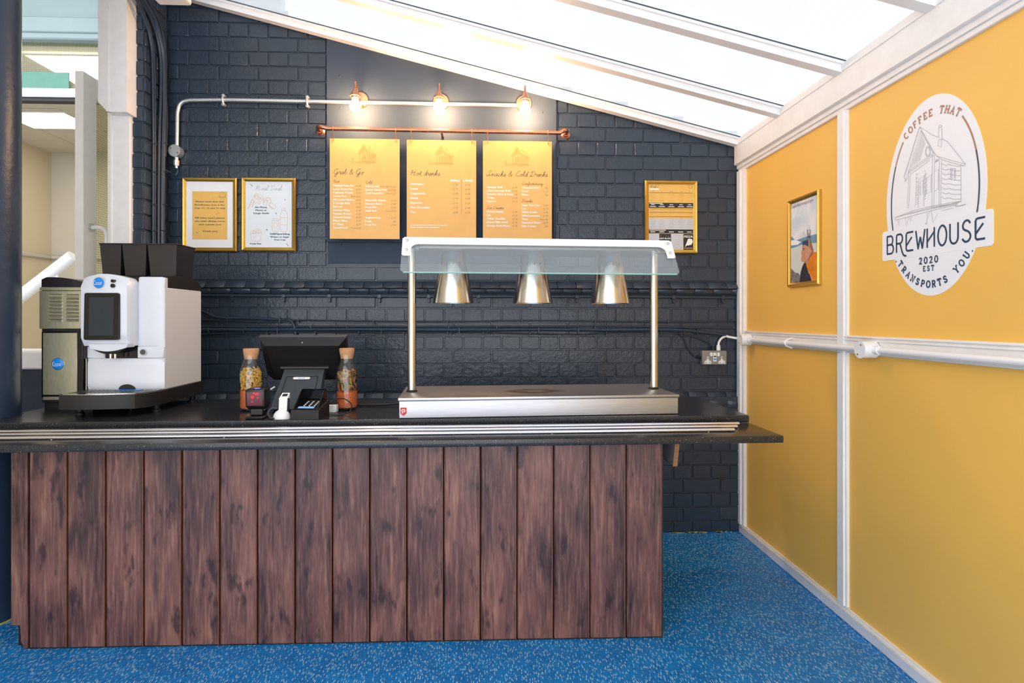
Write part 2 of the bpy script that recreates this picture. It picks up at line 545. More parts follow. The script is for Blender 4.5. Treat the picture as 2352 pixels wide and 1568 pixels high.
# ------------------------------------------------------------------ mesh helpers
class MB:
    def __init__(self):
        self.v, self.f, self.mi = [], [], []
        self.mats = []
        self.cur = 0

    def use(self, mat):
        if mat not in self.mats:
            self.mats.append(mat)
        self.cur = self.mats.index(mat)
        return self

    def add(self, vs, fs, M=None):
        k = len(self.v)
        for p in vs:
            p = Vector(p)
            self.v.append(tuple(M @ p) if M else tuple(p))
        for f in fs:
            self.f.append(tuple(i + k for i in f))
            self.mi.append(self.cur)
        return self

    def box(self, x0, x1, y0, y1, z0, z1, bev=0.0, M=None, seg=1):
        if bev <= 0:
            vs = [(x, y, z) for z in (z0, z1) for y in (y0, y1) for x in (x0, x1)]
            fs = [(0, 2, 3, 1), (4, 5, 7, 6), (0, 1, 5, 4), (2, 6, 7, 3), (0, 4, 6, 2), (1, 3, 7, 5)]
            return self.add(vs, fs, M)
        bm = bmesh.new()
        bmesh.ops.create_cube(bm, size=1.0)
        for v in bm.verts:
            v.co = ((x0 + x1) / 2 + v.co.x * (x1 - x0), (y0 + y1) / 2 + v.co.y * (y1 - y0), (z0 + z1) / 2 + v.co.z * (z1 - z0))
        bmesh.ops.bevel(bm, geom=bm.edges[:], offset=bev, segments=seg, affect='EDGES', profile=0.5)
        return self.add_bm(bm, M)

    def add_bm(self, bm, M=None):
        bm.verts.index_update()
        self.add([v.co[:] for v in bm.verts], [[v.index for v in f.verts] for f in bm.faces], M)
        bm.free()
        return self

    def cyl(self, p0, p1, r0, r1=None, n=16, caps=True, M=None):
        r1 = r0 if r1 is None else r1
        return self.tube([p0, p1], [r0, r1], n, caps, M)

    def tube(self, path, r, n=10, caps=True, M=None, closed=False):
        P = [Vector(p) for p in path]
        R = r if isinstance(r, (list, tuple)) else [r] * len(P)
        vs, fs = [], []
        up = None
        L = len(P)
        for i, p in enumerate(P):
            if closed:
                t = P[(i + 1) % L] - P[i - 1]
            elif i == 0:
                t = P[1] - P[0]
            elif i == L - 1:
                t = P[-1] - P[-2]
            else:
                t = (P[i + 1] - P[i]).normalized() + (P[i] - P[i - 1]).normalized()
            if t.length < 1e-9:
                t = Vector((0, 0, 1))
            t.normalize()
            if up is None:
                up = Vector((0, 0, 1)) if abs(t.z) < 0.9 else Vector((1, 0, 0))
            a = t.cross(up)
            if a.length < 1e-6:
                a = t.cross(Vector((0, 1, 0)))
            a.normalize()
            b = a.cross(t).normalized()
            up = b
            for k in range(n):
                an = 2 * PI * k / n
                vs.append(p + (a * math.cos(an) + b * math.sin(an)) * R[i])
        m = L if closed else L - 1
        for i in range(m):
            j = (i + 1) % L
            for k in range(n):
                q = (k + 1) % n
                fs.append((i * n + k, i * n + q, j * n + q, j * n + k))
        if caps and not closed:
            fs.append(tuple(range(n - 1, -1, -1)))
            fs.append(tuple((L - 1) * n + k for k in range(n)))
        return self.add(vs, fs, M)

    def lathe(self, prof, n=24, M=None, cap0=True, cap1=True):
        """profile of (radius, z)"""
        vs, fs = [], []
        for r, z in prof:
            for k in range(n):
                a = 2 * PI * k / n
                vs.append((r * math.cos(a), r * math.sin(a), z))
        for i in range(len(prof) - 1):
            for k in range(n):
                q = (k + 1) % n
                fs.append((i * n + k, i * n + q, (i + 1) * n + q, (i + 1) * n + k))
        if cap0:
            fs.append(tuple(range(n - 1, -1, -1)))
        if cap1:
            fs.append(tuple((len(prof) - 1) * n + k for k in range(n)))
        return self.add(vs, fs, M)

    def prism(self, poly, d0, d1, plane='xz', M=None):
        """extrude a 2D outline; plane xz: (x, z) along y; xy: along z; yz: along x"""
        n = len(poly)

        def w(p, d):
            if plane == 'xz':
                return (p[0], d, p[1])
            if plane == 'xy':
                return (p[0], p[1], d)
            return (d, p[0], p[1])
        vs = [w(p, d0) for p in poly] + [w(p, d1) for p in poly]
        fs = [tuple(range(n)), tuple(range(2 * n - 1, n - 1, -1))]
        for i in range(n):
            j = (i + 1) % n
            fs.append((i, n + i, n + j, j))
        return self.add(vs, fs, M)

    def flat(self, poly, y=0.0, M=None):
        """flat polygon in the xz plane facing -y"""
        return self.add([(p[0], y, p[1]) for p in poly], [tuple(range(len(poly)))], M)

    def ribbon(self, pts, w, y=0.0, closed=False, taper=False, M=None):
        """flat stroke of width w in the xz plane; strokes lie a hair apart so crossings do not fight"""
        y = y - 1.5e-5 * (len(self.f) % 9)
        P = [Vector((p[0], p[1])) for p in pts]
        Q = [P[0]]
        for p in P[1:]:
            if (p - Q[-1]).length > 1e-7:
                Q.append(p)
        P = Q
        n = len(P)
        if n < 2:
            return self
        vs, fs = [], []
        for i in range(n):
            if closed:
                a, b = P[i - 1], P[(i + 1) % n]
            else:
                a, b = P[max(i - 1, 0)], P[min(i + 1, n - 1)]
            t = b - a
            if t.length < 1e-9:
                t = Vector((1, 0))
            t.normalize()
            nn = Vector((-t.y, t.x))
            k = 1.0
            if 0 < i < n - 1:
                d = (P[i] - P[i - 1]).normalized()
                c = abs(d.dot(t))
                k = min(1.5, 1.0 / max(c, 0.4))
            ww = w * 0.5 * k
            if taper:
                ww *= 0.25 + 0.75 * math.sin(PI * i / (n - 1)) if not closed else 1
            vs.append((P[i].x + nn.x * ww, y, P[i].y + nn.y * ww))
            vs.append((P[i].x - nn.x * ww, y, P[i].y - nn.y * ww))
        for i in range(n if closed else n - 1):
            j = (i + 1) % n
            fs.append((2 * i, 2 * i + 1, 2 * j + 1, 2 * j))
        return self.add(vs, fs, M)

    def mesh(self, name):
        me = bpy.data.meshes.new(name)
        me.from_pydata(self.v, [], self.f)
        for mt in self.mats:
            me.materials.append(MATS[mt])
        if len(self.mats) > 1:
            me.polygons.foreach_set('material_index', self.mi)
        me.update()
        return me

    def build(self, name, mat=None, parent=None, smooth=True, angle=0.62, fix=True):
        if mat and not self.mats:
            self.mats = [mat]
        me = self.mesh(name)
        if fix:
            bm = bmesh.new()
            bm.from_mesh(me)
            bmesh.ops.recalc_face_normals(bm, faces=bm.faces[:])
            bm.to_mesh(me)
            bm.free()
        if smooth:
            me.shade_smooth()
            me.set_sharp_from_angle(angle=angle)
        o = bpy.data.objects.new(name, me)
        COL.objects.link(o)
        if parent:
            o.parent = parent
        if not fix and any(w in name for w in ('lettering', 'drawing', '_print', 'flecks', 'stars', '_lines', 'marks')):
            o['kind'] = 'stuff'
        return o


def tag(o, label=None, cat=None, group=None, kind=None):
    if label:
        o['label'] = label
    if cat:
        o['category'] = cat
    if group:
        o['group'] = group
    if kind:
        o['kind'] = kind
    return o


def empty(name, loc=(0, 0, 0), rz=0.0):
    o = bpy.data.objects.new(name, None)
    o.empty_display_size = 0.05
    COL.objects.link(o)
    o.location = loc
    o.rotation_euler = (0, 0, rz)
    return o


def link(name, me, parent=None, loc=(0, 0, 0), rot=(0, 0, 0)):
    o = bpy.data.objects.new(name, me)
    COL.objects.link(o)
    o.location = loc
    o.rotation_euler = rot
    if parent:
        o.parent = parent
    return o


def smooth_path(pts, k=6, closed=False):
    """Catmull-Rom through the points"""
    P = [Vector(p) for p in pts]
    if len(P) < 3:
        return P
    out = []
    n = len(P)
    for i in range(n if closed else n - 1):
        if closed:
            p0, p1, p2, p3 = P[i - 1], P[i], P[(i + 1) % n], P[(i + 2) % n]
        else:
            p0, p1, p2, p3 = P[max(i - 1, 0)], P[i], P[i + 1], P[min(i + 2, n - 1)]
        for j in range(k):
            t = j / k
            out.append(0.5 * ((2 * p1) + (p2 - p0) * t + (2 * p0 - 5 * p1 + 4 * p2 - p3) * t * t + (3 * p1 - p0 - 3 * p2 + p3) * t ** 3))
    if not closed:
        out.append(P[-1])
    return out


def ell(cx, cy, rx, ry, a0, a1, n=14):
    return [(cx + rx * math.cos(math.radians(a0 + (a1 - a0) * i / n)), cy + ry * math.sin(math.radians(a0 + (a1 - a0) * i / n))) for i in range(n + 1)]


def T(x, y, z):
    return Matrix.Translation((x, y, z))


def RX(a):
    return Matrix.Rotation(a, 4, 'X')


def RY(a):
    return Matrix.Rotation(a, 4, 'Y')


def RZ(a):
    return Matrix.Rotation(a, 4, 'Z')


# ------------------------------------------------------------------ lettering
_TC = {}


def glyphs(s, bold=0.0, shear=0.0):
    key = (s, bold, shear)
    if key not in _TC:
        cu = bpy.data.curves.new('lettering', 'FONT')
        cu.body = s
        cu.size = 1.0
        cu.resolution_u = 2
        cu.offset = bold
        cu.shear = shear
        ob = bpy.data.objects.new('lettering', cu)
        COL.objects.link(ob)
        bpy.context.view_layer.update()
        me = bpy.data.meshes.new_from_object(ob)
        vs = [v.co[:] for v in me.vertices]
        fs = [tuple(p.vertices) for p in me.polygons]
        bpy.data.objects.remove(ob)
        bpy.data.curves.remove(cu)
        bpy.data.meshes.remove(me)
        x0 = min((v[0] for v in vs), default=0)
        x1 = max((v[0] for v in vs), default=0)
        _TC[key] = (vs, fs, x0, x1)
    return _TC[key]


def text(mb, s, x, z, cap, y, align='L', width=None, bold=0.0, shear=0.0, xs=1.0):
    """built-in sans lettering with cap height cap; baseline at z, on the plane y"""
    vs, fs, x0, x1 = glyphs(s, 0.0, shear)
    k = cap / 0.70
    kx = k * xs
    if width:
        kx = width / max(1e-6, x1 - x0)
    w = (x1 - x0) * kx
    ox = x - {'L': 0, 'C': w / 2, 'R': w}[align]
    for i in range(3 if bold else 1):
        d = (0.0, bold, -bold)[i] * 1.6
        mb.add([(ox + (v[0] - x0 + d) * kx, y - 2e-5 * i, z + (v[1] + abs(d) * (0.25 if i == 1 else -0.25)) * k) for v in vs], fs)


# hand-made joined script; x-height 1, ascender 2.2, descender -1.1
CUR = {
 'G': (2.0, [[(1.55, 1.75), (1.3, 2.15), (0.7, 1.9), (0.25, 1.1), (0.3, 0.35), (0.8, 0.05), (1.3, 0.5), (1.5, 1.05), (1.45, 0.2), (1.2, -0.7), (0.7, -1.05), (0.6, -0.6), (1.2, 0.0), (1.9, 0.4)]]),
 'H': (2.0, [[(0.1, 1.7), (0.45, 2.1), (0.55, 1.9), (0.3, 0.8), (0.05, 0.0)], [(1.6, 2.15), (1.3, 1.2), (1.15, 0.2), (1.45, 0.0), (1.9, 0.4)], [(0.15, 1.0), (0.9, 1.15), (1.5, 1.2)]]),
 'S': (1.7, [[(1.5, 1.85), (1.25, 2.2), (0.8, 1.95), (0.75, 1.45), (1.05, 0.8), (0.8, 0.15), (0.3, 0.0), (-0.1, 0.25), (0.2, 0.6), (0.9, 0.4), (1.6, 0.35)]]),
 'C': (1.7, [[(1.45, 1.75), (1.3, 2.15), (0.8, 1.95), (0.3, 1.1), (0.3, 0.3), (0.75, 0.0), (1.3, 0.2), (1.7, 0.5)]]),
 'D': (1.9, [[(0.7, 1.9), (0.45, 0.6), (0.2, 0.05), (0.0, 0.2), (0.5, 0.1), (1.2, 0.2), (1.7, 1.0), (1.5, 1.8), (0.9, 2.1), (0.3, 1.8), (0.2, 1.5)]]),
 'M': (2.5, [[(0.0, 0.1), (0.35, 1.2), (0.6, 2.05), (0.65, 1.0), (0.6, 0.1)], [(0.6, 0.1), (1.0, 1.3), (1.35, 2.05), (1.4, 1.0), (1.35, 0.3), (1.65, 0.0), (2.4, 0.45)]]),
 'I': (1.3, [[(0.2, 1.5), (0.7, 2.1), (0.95, 1.9), (0.75, 1.0), (0.45, 0.1), (0.0, 0.0), (0.2, 0.35), (0.8, 0.3), (1.3, 0.45)]]),
 'W': (2.5, [[(0.1, 1.8), (0.4, 2.05), (0.4, 1.0), (0.55, 0.0), (1.0, 0.9), (1.3, 1.7), (1.3, 0.6), (1.5, 0.0), (2.0, 1.0), (2.2, 2.0)]]),
 'F': (1.5, [[(0.1, 1.7), (0.6, 2.0), (1.6, 2.1)], [(0.9, 2.0), (0.7, 1.0), (0.4, 0.05), (0.0, 0.15)], [(0.4, 1.05), (1.2, 1.15)]]),
 'a': (1.15, [[(0.95, 0.85), (0.6, 1.0), (0.2, 0.6), (0.25, 0.1), (0.6, 0.1), (0.9, 0.8), (0.85, 0.2), (1.0, 0.0), (1.2, 0.35)]]),
 'b': (1.05, [[(0.0, 0.4), (0.5, 1.4), (0.6, 2.1), (0.4, 2.0), (0.25, 0.6), (0.45, 0.05), (0.8, 0.25), (0.85, 0.8), (1.1, 0.8)]]),
 'c': (0.95, [[(0.8, 0.85), (0.55, 1.0), (0.2, 0.5), (0.35, 0.05), (0.7, 0.1), (1.0, 0.4)]]),
 'd': (1.15, [[(0.85, 0.85), (0.55, 0.95), (0.2, 0.5), (0.35, 0.05), (0.7, 0.3), (1.05, 2.15), (0.9, 0.8), (0.85, 0.15), (1.05, 0.0), (1.2, 0.35)]]),
 'e': (0.9, [[(0.0, 0.35), (0.5, 0.5), (0.7, 0.85), (0.5, 1.0), (0.25, 0.6), (0.35, 0.05), (0.65, 0.1), (0.95, 0.4)]]),
 'f': (0.8, [[(0.0, 0.4), (0.5, 1.3), (0.7, 2.1), (0.5, 2.1), (0.35, 1.0), (0.2, -0.8), (0.05, -1.1), (0.2, -0.2), (0.5, 0.1), (0.8, 0.4)]]),
 'i': (0.6, [[(0.0, 0.4), (0.35, 0.95), (0.3, 0.2), (0.45, 0.0), (0.65, 0.4)], [(0.42, 1.5), (0.5, 1.6)]]),
 'k': (1.05, [[(0.0, 0.4), (0.5, 1.5), (0.6, 2.1), (0.4, 1.9), (0.2, 0.6), (0.1, 0.0)], [(0.15, 0.5), (0.6, 1.0), (0.75, 0.8), (0.4, 0.5), (0.7, 0.05), (1.1, 0.4)]]),
 'l': (0.65, [[(0.0, 0.4), (0.5, 1.5), (0.6, 2.15), (0.4, 2.0), (0.25, 0.5), (0.4, 0.0), (0.7, 0.4)]]),
 'n': (1.2, [[(0.0, 0.5), (0.25, 1.0), (0.25, 0.5), (0.2, 0.0), (0.4, 0.7), (0.75, 1.0), (0.8, 0.4), (0.95, 0.0), (1.25, 0.4)]]),
 'm': (1.6, [[(0.0, 0.5), (0.25, 1.0), (0.2, 0.0), (0.4, 0.75), (0.65, 0.95), (0.65, 0.0), (0.85, 0.7), (1.15, 1.0), (1.15, 0.3), (1.35, 0.0), (1.65, 0.4)]]),
 'o': (1.0, [[(0.55, 0.95), (0.2, 0.6), (0.3, 0.05), (0.65, 0.15), (0.75, 0.7), (0.55, 0.95), (0.7, 0.75), (1.05, 0.8)]]),
 'r': (0.85, [[(0.0, 0.5), (0.3, 1.1), (0.35, 0.85), (0.65, 0.85), (0.6, 0.3), (0.7, 0.0), (0.9, 0.35)]]),
 's': (0.85, [[(0.0, 0.3), (0.45, 1.05), (0.55, 0.6), (0.6, 0.2), (0.35, 0.0), (0.15, 0.15), (0.5, 0.1), (0.9, 0.4)]]),
 't': (0.75, [[(0.0, 0.4), (0.4, 1.0), (0.5, 1.75), (0.35, 0.7), (0.35, 0.1), (0.55, 0.0), (0.8, 0.4)], [(0.1, 1.15), (0.75, 1.25)]]),
 'u': (1.15, [[(0.0, 0.4), (0.3, 1.0), (0.25, 0.3), (0.4, 0.0), (0.7, 0.3), (0.9, 1.0), (0.85, 0.2), (1.0, 0.0), (1.2, 0.4)]]),
 'y': (1.1, [[(0.0, 0.4), (0.25, 1.0), (0.25, 0.3), (0.45, 0.05), (0.75, 0.5), (0.9, 1.0), (0.8, -0.2), (0.5, -1.0), (0.25, -0.8), (0.6, -0.1), (1.1, 0.4)]]),
 'h': (1.15, [[(0.0, 0.4), (0.5, 1.5), (0.6, 2.1), (0.4, 2.0), (0.2, 0.6), (0.1, 0.0), (0.4, 0.8), (0.7, 1.0), (0.75, 0.3), (0.9, 0.0), (1.2, 0.4)]]),
 'p': (1.1, [[(0.0, 0.4), (0.3, 1.0), (0.15, 0.0), (0.0, -1.0)], [(0.2, 0.5), (0.55, 1.0), (0.85, 0.7), (0.65, 0.1), (0.3, 0.1), (0.7, 0.1), (1.15, 0.4)]]),
 '&': (1.7, [[(1.5, 0.8), (1.0, 0.1), (0.4, 0.0), (0.15, 0.4), (0.6, 1.05), (1.05, 1.6), (0.85, 2.05), (0.55, 1.7), (0.8, 0.9), (1.4, 0.0)]]),
 '2': (1.3, [[(0.1, 1.6), (0.5, 2.1), (0.95, 1.7), (0.6, 0.8), (0.1, 0.05), (1.1, 0.05)]]),
 ' ': (0.8, []),
}


def script(mb, s, x, z, xh, width, y, stroke):
    tot = sum(CUR[c][0] for c in s)
    k = width / tot
    px = x
    for c in s:
        adv, strokes = CUR[c]
        for st in strokes:
            pts = [(px + (p[0] + 0.18 * p[1]) * k, z + p[1] * xh) for p in st]
            q = smooth_path([(a, b, 0) for a, b in pts], 5)
            mb.ribbon([(p.x, p.y) for p in q], stroke, y)
        px += adv * k


# slab-serif capitals, cap height 1
def _ser(x, y, w=0.26):
    return [(x - w / 2, y), (x + w / 2, y)]


SLAB = {
 'C': (0.75, [ell(0.38, 0.5, 0.32, 0.46, 50, 310)]),
 'O': (0.8, [ell(0.4, 0.5, 0.34, 0.46, 0, 360, 20)]),
 '0': (0.7, [ell(0.35, 0.5, 0.28, 0.46, 0, 360, 20)]),
 'F': (0.68, [[(0.14, 0), (0.14, 1)], [(0.02, 0.95), (0.6, 0.95), (0.6, 0.74)], [(0.14, 0.5), (0.46, 0.5)], _ser(0.14, 0.05)]),
 'E': (0.7, [[(0.14, 0), (0.14, 1)], [(0.02, 0.95), (0.6, 0.95), (0.6, 0.76)], [(0.14, 0.5), (0.46, 0.5)], [(0.02, 0.05), (0.62, 0.05), (0.62, 0.24)]]),
 'T': (0.72, [[(0.36, 0), (0.36, 1)], [(0.04, 0.74), (0.04, 0.95), (0.68, 0.95), (0.68, 0.74)], _ser(0.36, 0.05)]),
 'H': (0.86, [[(0.17, 0), (0.17, 1)], [(0.69, 0), (0.69, 1)], [(0.17, 0.5), (0.69, 0.5)], _ser(0.17, 0.05), _ser(0.69, 0.05), _ser(0.17, 0.95), _ser(0.69, 0.95)]),
 'A': (0.84, [[(0.14, 0), (0.42, 1), (0.70, 0)], [(0.24, 0.34), (0.6, 0.34)], _ser(0.14, 0.05), _ser(0.70, 0.05)]),
 'R': (0.8, [[(0.16, 0), (0.16, 1)], [(0.04, 0.95), (0.42, 0.95)] + ell(0.42, 0.72, 0.2, 0.23, 90, -90, 8) + [(0.16, 0.49)], [(0.36, 0.49), (0.64, 0.05), (0.76, 0.05)], _ser(0.16, 0.05)]),
 'N': (0.88, [[(0.17, 0), (0.17, 1), (0.69, 0), (0.69, 1)], _ser(0.17, 0.05), _ser(0.69, 0.95), _ser(0.12, 0.95)]),
 'S': (0.7, [[(0.58, 0.72), (0.5, 0.9), (0.34, 0.95), (0.16, 0.88), (0.12, 0.72), (0.2, 0.58), (0.46, 0.46), (0.58, 0.3), (0.52, 0.1), (0.34, 0.04), (0.16, 0.1), (0.1, 0.28)]]),
 'P': (0.74, [[(0.16, 0), (0.16, 1)], [(0.04, 0.95), (0.42, 0.95)] + ell(0.42, 0.7, 0.2, 0.25, 90, -90, 8) + [(0.16, 0.45)], _ser(0.16, 0.05)]),
 'Y': (0.8, [[(0.1, 1), (0.4, 0.46), (0.7, 1)], [(0.4, 0), (0.4, 0.46)], _ser(0.4, 0.05), _ser(0.1, 0.95), _ser(0.7, 0.95)]),
 'U': (0.84, [[(0.16, 1), (0.16, 0.34)] + ell(0.42, 0.34, 0.26, 0.3, 180, 360, 8) + [(0.68, 1)], _ser(0.16, 0.95), _ser(0.68, 0.95)]),
 '2': (0.68, [[(0.1, 0.7), (0.16, 0.88), (0.34, 0.95), (0.52, 0.86), (0.54, 0.66), (0.4, 0.42), (0.1, 0.05), (0.58, 0.05), (0.58, 0.2)]]),
 ' ': (0.55, []),
}


def slab_run(s, track=0.16):
    """advance widths of a run"""
    return [SLAB[c][0] + track for c in s]


def slab_line(mb, s, xc, z, cap, y, stroke, track=0.2, M=None):
    w = slab_run(s, track)
    px = xc - sum(w) * cap / 2
    for c, a in zip(s, w):
        for st in SLAB[c][1]:
            mb.ribbon([(px + p[0] * cap, z + p[1] * cap) for p in st], stroke, y, M=M)
        px += a * cap


def slab_arc(mb, s, cx, cz, rx, rz, a_mid, cap, y, stroke, step, below=False):
    """letters set along an ellipse; a in degrees, 90 is the top"""
    n = len(s)
    for i, c in enumerate(s):
        k = (i - (n - 1) / 2)
        a = a_mid - k * step if not below else a_mid + k * step
        r = math.radians(a)
        px, pz = cx + rx * math.cos(r), cz + rz * math.sin(r)
        tx, tz = -rx * math.sin(r), rz * math.cos(r)
        if not below:
            tx, tz = -tx, -tz
        ln = math.hypot(tx, tz)
        tx, tz = tx / ln, tz / ln
        nx, nz = -tz, tx
        w = SLAB[c][0]
        for st in SLAB[c][1]:
            pts = []
            for p in st:
                lx, lz = (p[0] - w / 2) * cap, (p[1] - 0.5) * cap
                pts.append((px + tx * lx + nx * lz, pz + tz * lx + nz * lz))
            mb.ribbon(pts, stroke, y)


# ================================================================== THE SETTING
YB, YL = 3.29, 3.255          # brick face above / below the plinth
XR = 1.455                    # face of the yellow panels
XC = -1.777                   # left inner corner of the brick wall
YE = -0.8                     # open end of the room behind the camera


def zr(x):                    # underside of the sloping roof trim
    return 2.201 - 0.249 * (x - 1.424)


def struct(o):
    o['kind'] = 'structure'
    return o


fl = MB().box(-5.6, 1.5, YE, 3.3, -0.06, 0.0).build('floor', 'blue_vinyl', smooth=False)
struct(fl)

# ---- back wall: mortar bed with every brick on it
m = MB()
m.prism([(XC - 0.02, 0.77), (1.47, 0.77), (1.47, zr(1.47) + 0.05), (XC - 0.02, zr(XC) + 0.05)], YB + 0.004, YB + 0.2, 'xz')
m.box(XC - 0.02, 1.47, YL + 0.004, YB + 0.2, -0.02, 0.77)
wall_back = struct(m.build('wall_back', 'navy_paint', smooth=False))

BR = {}


def brick_mesh(w, h, var):
    key = (round(w, 3), round(h, 3), var)
    if key in BR:
        return BR[key]
    rnd = random.Random(var * 31 + int(w * 1000))
    hw, hh = w / 2, h / 2
    c = 0.003

    def ring(ix, y, jit):
        a, b = hw - ix, hh - ix
        pts = [(-a + c, -b), (0.0, -b), (a - c, -b), (a, -b + c), (a, b - c), (a - c, b), (0.0, b), (-a + c, b), (-a, b - c), (-a, -b + c)]
        return [(x + rnd.uniform(-jit, jit), y + rnd.uniform(-jit, jit) * 0.5, z + rnd.uniform(-jit, jit)) for x, z in pts]
    r0 = ring(0.0, 0.008, 0.0)
    r1 = ring(0.0008, -0.0012, 0.0009)
    r2 = ring(0.0030, -0.0030, 0.0009)
    n = len(r0)
    vs = r0 + r1 + r2
    fs = []
    for k in range(2):
        for i in range(n):
            j = (i + 1) % n
            fs.append((k * n + i, k * n + j, (k + 1) * n + j, (k + 1) * n + i))
    fs.append(tuple(2 * n + i for i in range(n)))
    me = MB()
    me.mats = ['navy_paint']
    me.add(vs, fs)
    mm = me.mesh('brick')
    bm = bmesh.new()
    bm.from_mesh(mm)
    bmesh.ops.recalc_face_normals(bm, faces=bm.faces[:])
    bm.to_mesh(mm)
    bm.free()
    mm.shade_smooth()
    mm.set_sharp_from_angle(angle=0.3)
    BR[key] = mm
    return mm


BX0, BX1 = at(752, 400, YB).x, at(1277, 400, YB).x      # the flat board on the wall
BZ0 = 1.527
JT = 0.0075
bricks = []


def course(z0, z1, stretcher, face, x0, x1, holes=()):
    pitch = 0.2170 if stretcher else 0.1085
    ph = -1.4976 if stretcher else -1.551
    k0 = math.floor((x0 - ph) / pitch) - 1
    x = ph + k0 * pitch
    while x < x1:
        a, b = max(x, x0), min(x + pitch, x1)
        segs = [(a, b)]
        for (h0, h1) in holes:
            ns = []
            for (p, q) in segs:
                if q <= h0 or p >= h1:
                    ns.append((p, q))
                else:
                    if p < h0:
                        ns.append((p, h0))
                    if q > h1:
                        ns.append((h1, q))
            segs = ns
        for (p, q) in segs:
            if q - p > 0.03:
                bricks.append(((p + q) / 2, face, (z0 + z1) / 2, q - p - JT, z1 - z0 - JT))
        x += pitch


for i in range(0, 22):
    z0 = 1.4285 + i * 0.0797
    xm = 1.424 - (z0 - 2.201 - 0.03) / 0.249
    x1 = min(1.45, xm)
    if x1 > XC + 0.05:
        course(z0, z0 + 0.0797, i % 2 == 0, YB, XC, x1, [(BX0 - 0.004, BX1 + 0.004)] if z0 + 0.04 > BZ0 else [])
for j in range(0, 7):
    z1 = 1.354 - j * 0.0787
    course(z1 - 0.0787, z1, j % 2 == 0, YB, XC, 1.45)
for j in range(0, 9):
    z1 = 0.7005 - j * 0.0795
    course(max(0.0, z1 - 0.0795), z1, j % 2 == 1, YL, XC, 1.45)


def seen(b):
    x, f, z, w, h = b
    if z < 0.72:
        return x > 0.55
    return True


vis = [b for b in bricks if seen(b)]
vis.sort(key=lambda b: -b[3] * b[4])
single, rest = vis[:296], vis[296:] + [b for b in bricks if not seen(b)]
for i, (x, f, z, w, h) in enumerate(single):
    r = random.Random(i)
    link('brick', brick_mesh(w, h, i % 4), wall_back, (x, f + r.uniform(-0.0015, 0.0015), z), (r.uniform(-0.006, 0.006), r.uniform(-0.006, 0.006), r.uniform(-0.004, 0.004)))
m = MB()
for i, (x, f, z, w, h) in enumerate(rest):
    me = brick_mesh(w, h, i % 4)
    m.add([v.co[:] for v in me.vertices], [tuple(p.vertices) for p in me.polygons], T(x, f + random.uniform(-0.0015, 0.0015), z))
o = m.build('smaller_bricks', 'navy_paint', wall_back, angle=0.3)
o['kind'] = 'stuff'

# moulded ledge and sloping plinth, brick by brick


def profile_mesh(prof, w, name):
    mb = MB()
    mb.mats = ['navy_paint']
    mb.prism(prof, -w / 2, w / 2, 'yz')
    bm = bmesh.new()
    mm = mb.mesh(name)
    bm.from_mesh(mm)
    bmesh.ops.recalc_face_normals(bm, faces=bm.faces[:])
    bmesh.ops.bevel(bm, geom=[e for e in bm.edges], offset=0.0018, segments=1, affect='EDGES')
    bm.to_mesh(mm)
    bm.free()
    mm.shade_smooth()
    mm.set_sharp_from_angle(angle=0.9)
    return mm


up_me = profile_mesh([(0.012, 0.0), (-0.002, -0.001), (-0.038, -0.034), (-0.04, -0.042), (0.012, -0.042)], 0.1068, 'ledge_brick')
lo_me = profile_mesh([(0.012, 0.0), (-0.026, 0.0), (-0.026, -0.012), (-0.018, -0.03), (0.012, -0.03)], 0.1068, 'ledge_brick')
pl_me = profile_mesh([(0.012, 0.0), (0.0, 0.0), (-0.034, -0.055), (-0.036, -0.092), (0.012, -0.092)], 0.1045, 'plinth_brick')
k = 0
x = XC + 0.052
while x < 1.44:
    link('ledge_brick', up_me, wall_back, (x, YB + random.uniform(-0.0006, 0.0006), 1.4285 + random.uniform(-0.0006, 0.0006)))
    link('ledge_brick', lo_me, wall_back, (x + 0.03, YB + random.uniform(-0.001, 0.001), 1.385))
    link('plinth_brick', pl_me, wall_back, (x, YB + random.uniform(-0.001, 0.001), 0.797))
    x += 0.1085

# pale yellow paint specks along the foot of the wall
m = MB()
for k in range(46):
    px = random.uniform(0.68, 1.43)
    w = random.uniform(0.004, 0.03)
    m.box(px, px + w, YL - 0.012, YL - 0.0085, 0.0, random.uniform(0.002, 0.007))
o = m.build('paint_specks', 'dirt_yellow', wall_back, smooth=False)
o['kind'] = 'stuff'

# ---- brick pier at the left end of the back wall
PY = 3.074
m = MB().box(XC - 0.085, XC - 0.006, PY + 0.006, YB + 0.2, 0, 3.05)
wall_pier = struct(m.build('wall_pier', 'navy_paint', smooth=False))
z = 0.0
i = 0
while z < 3.0:
    wl = 0.078
    if i % 2:
        link('brick', brick_mesh(0.076, 0.0705, i % 4), wall_pier, (XC - 0.0425, PY + random.uniform(-0.003, 0.003), z + 0.04))
        link('brick', brick_mesh(0.200, 0.0705, i % 4), wall_pier, (XC - 0.002, PY + 0.107, z + 0.04), (0, 0, PI / 2))
    else:
        link('brick', brick_mesh(0.070, 0.0705, i % 4), wall_pier, (XC - 0.045, PY + random.uniform(-0.003, 0.003), z + 0.04))
        for q in (0.054, 0.16):
            link('brick', brick_mesh(0.097, 0.0705, (i + 1) % 4), wall_pier, (XC - 0.002, PY + q, z + 0.04), (0, 0, PI / 2))
    z += 0.0797
    i += 1

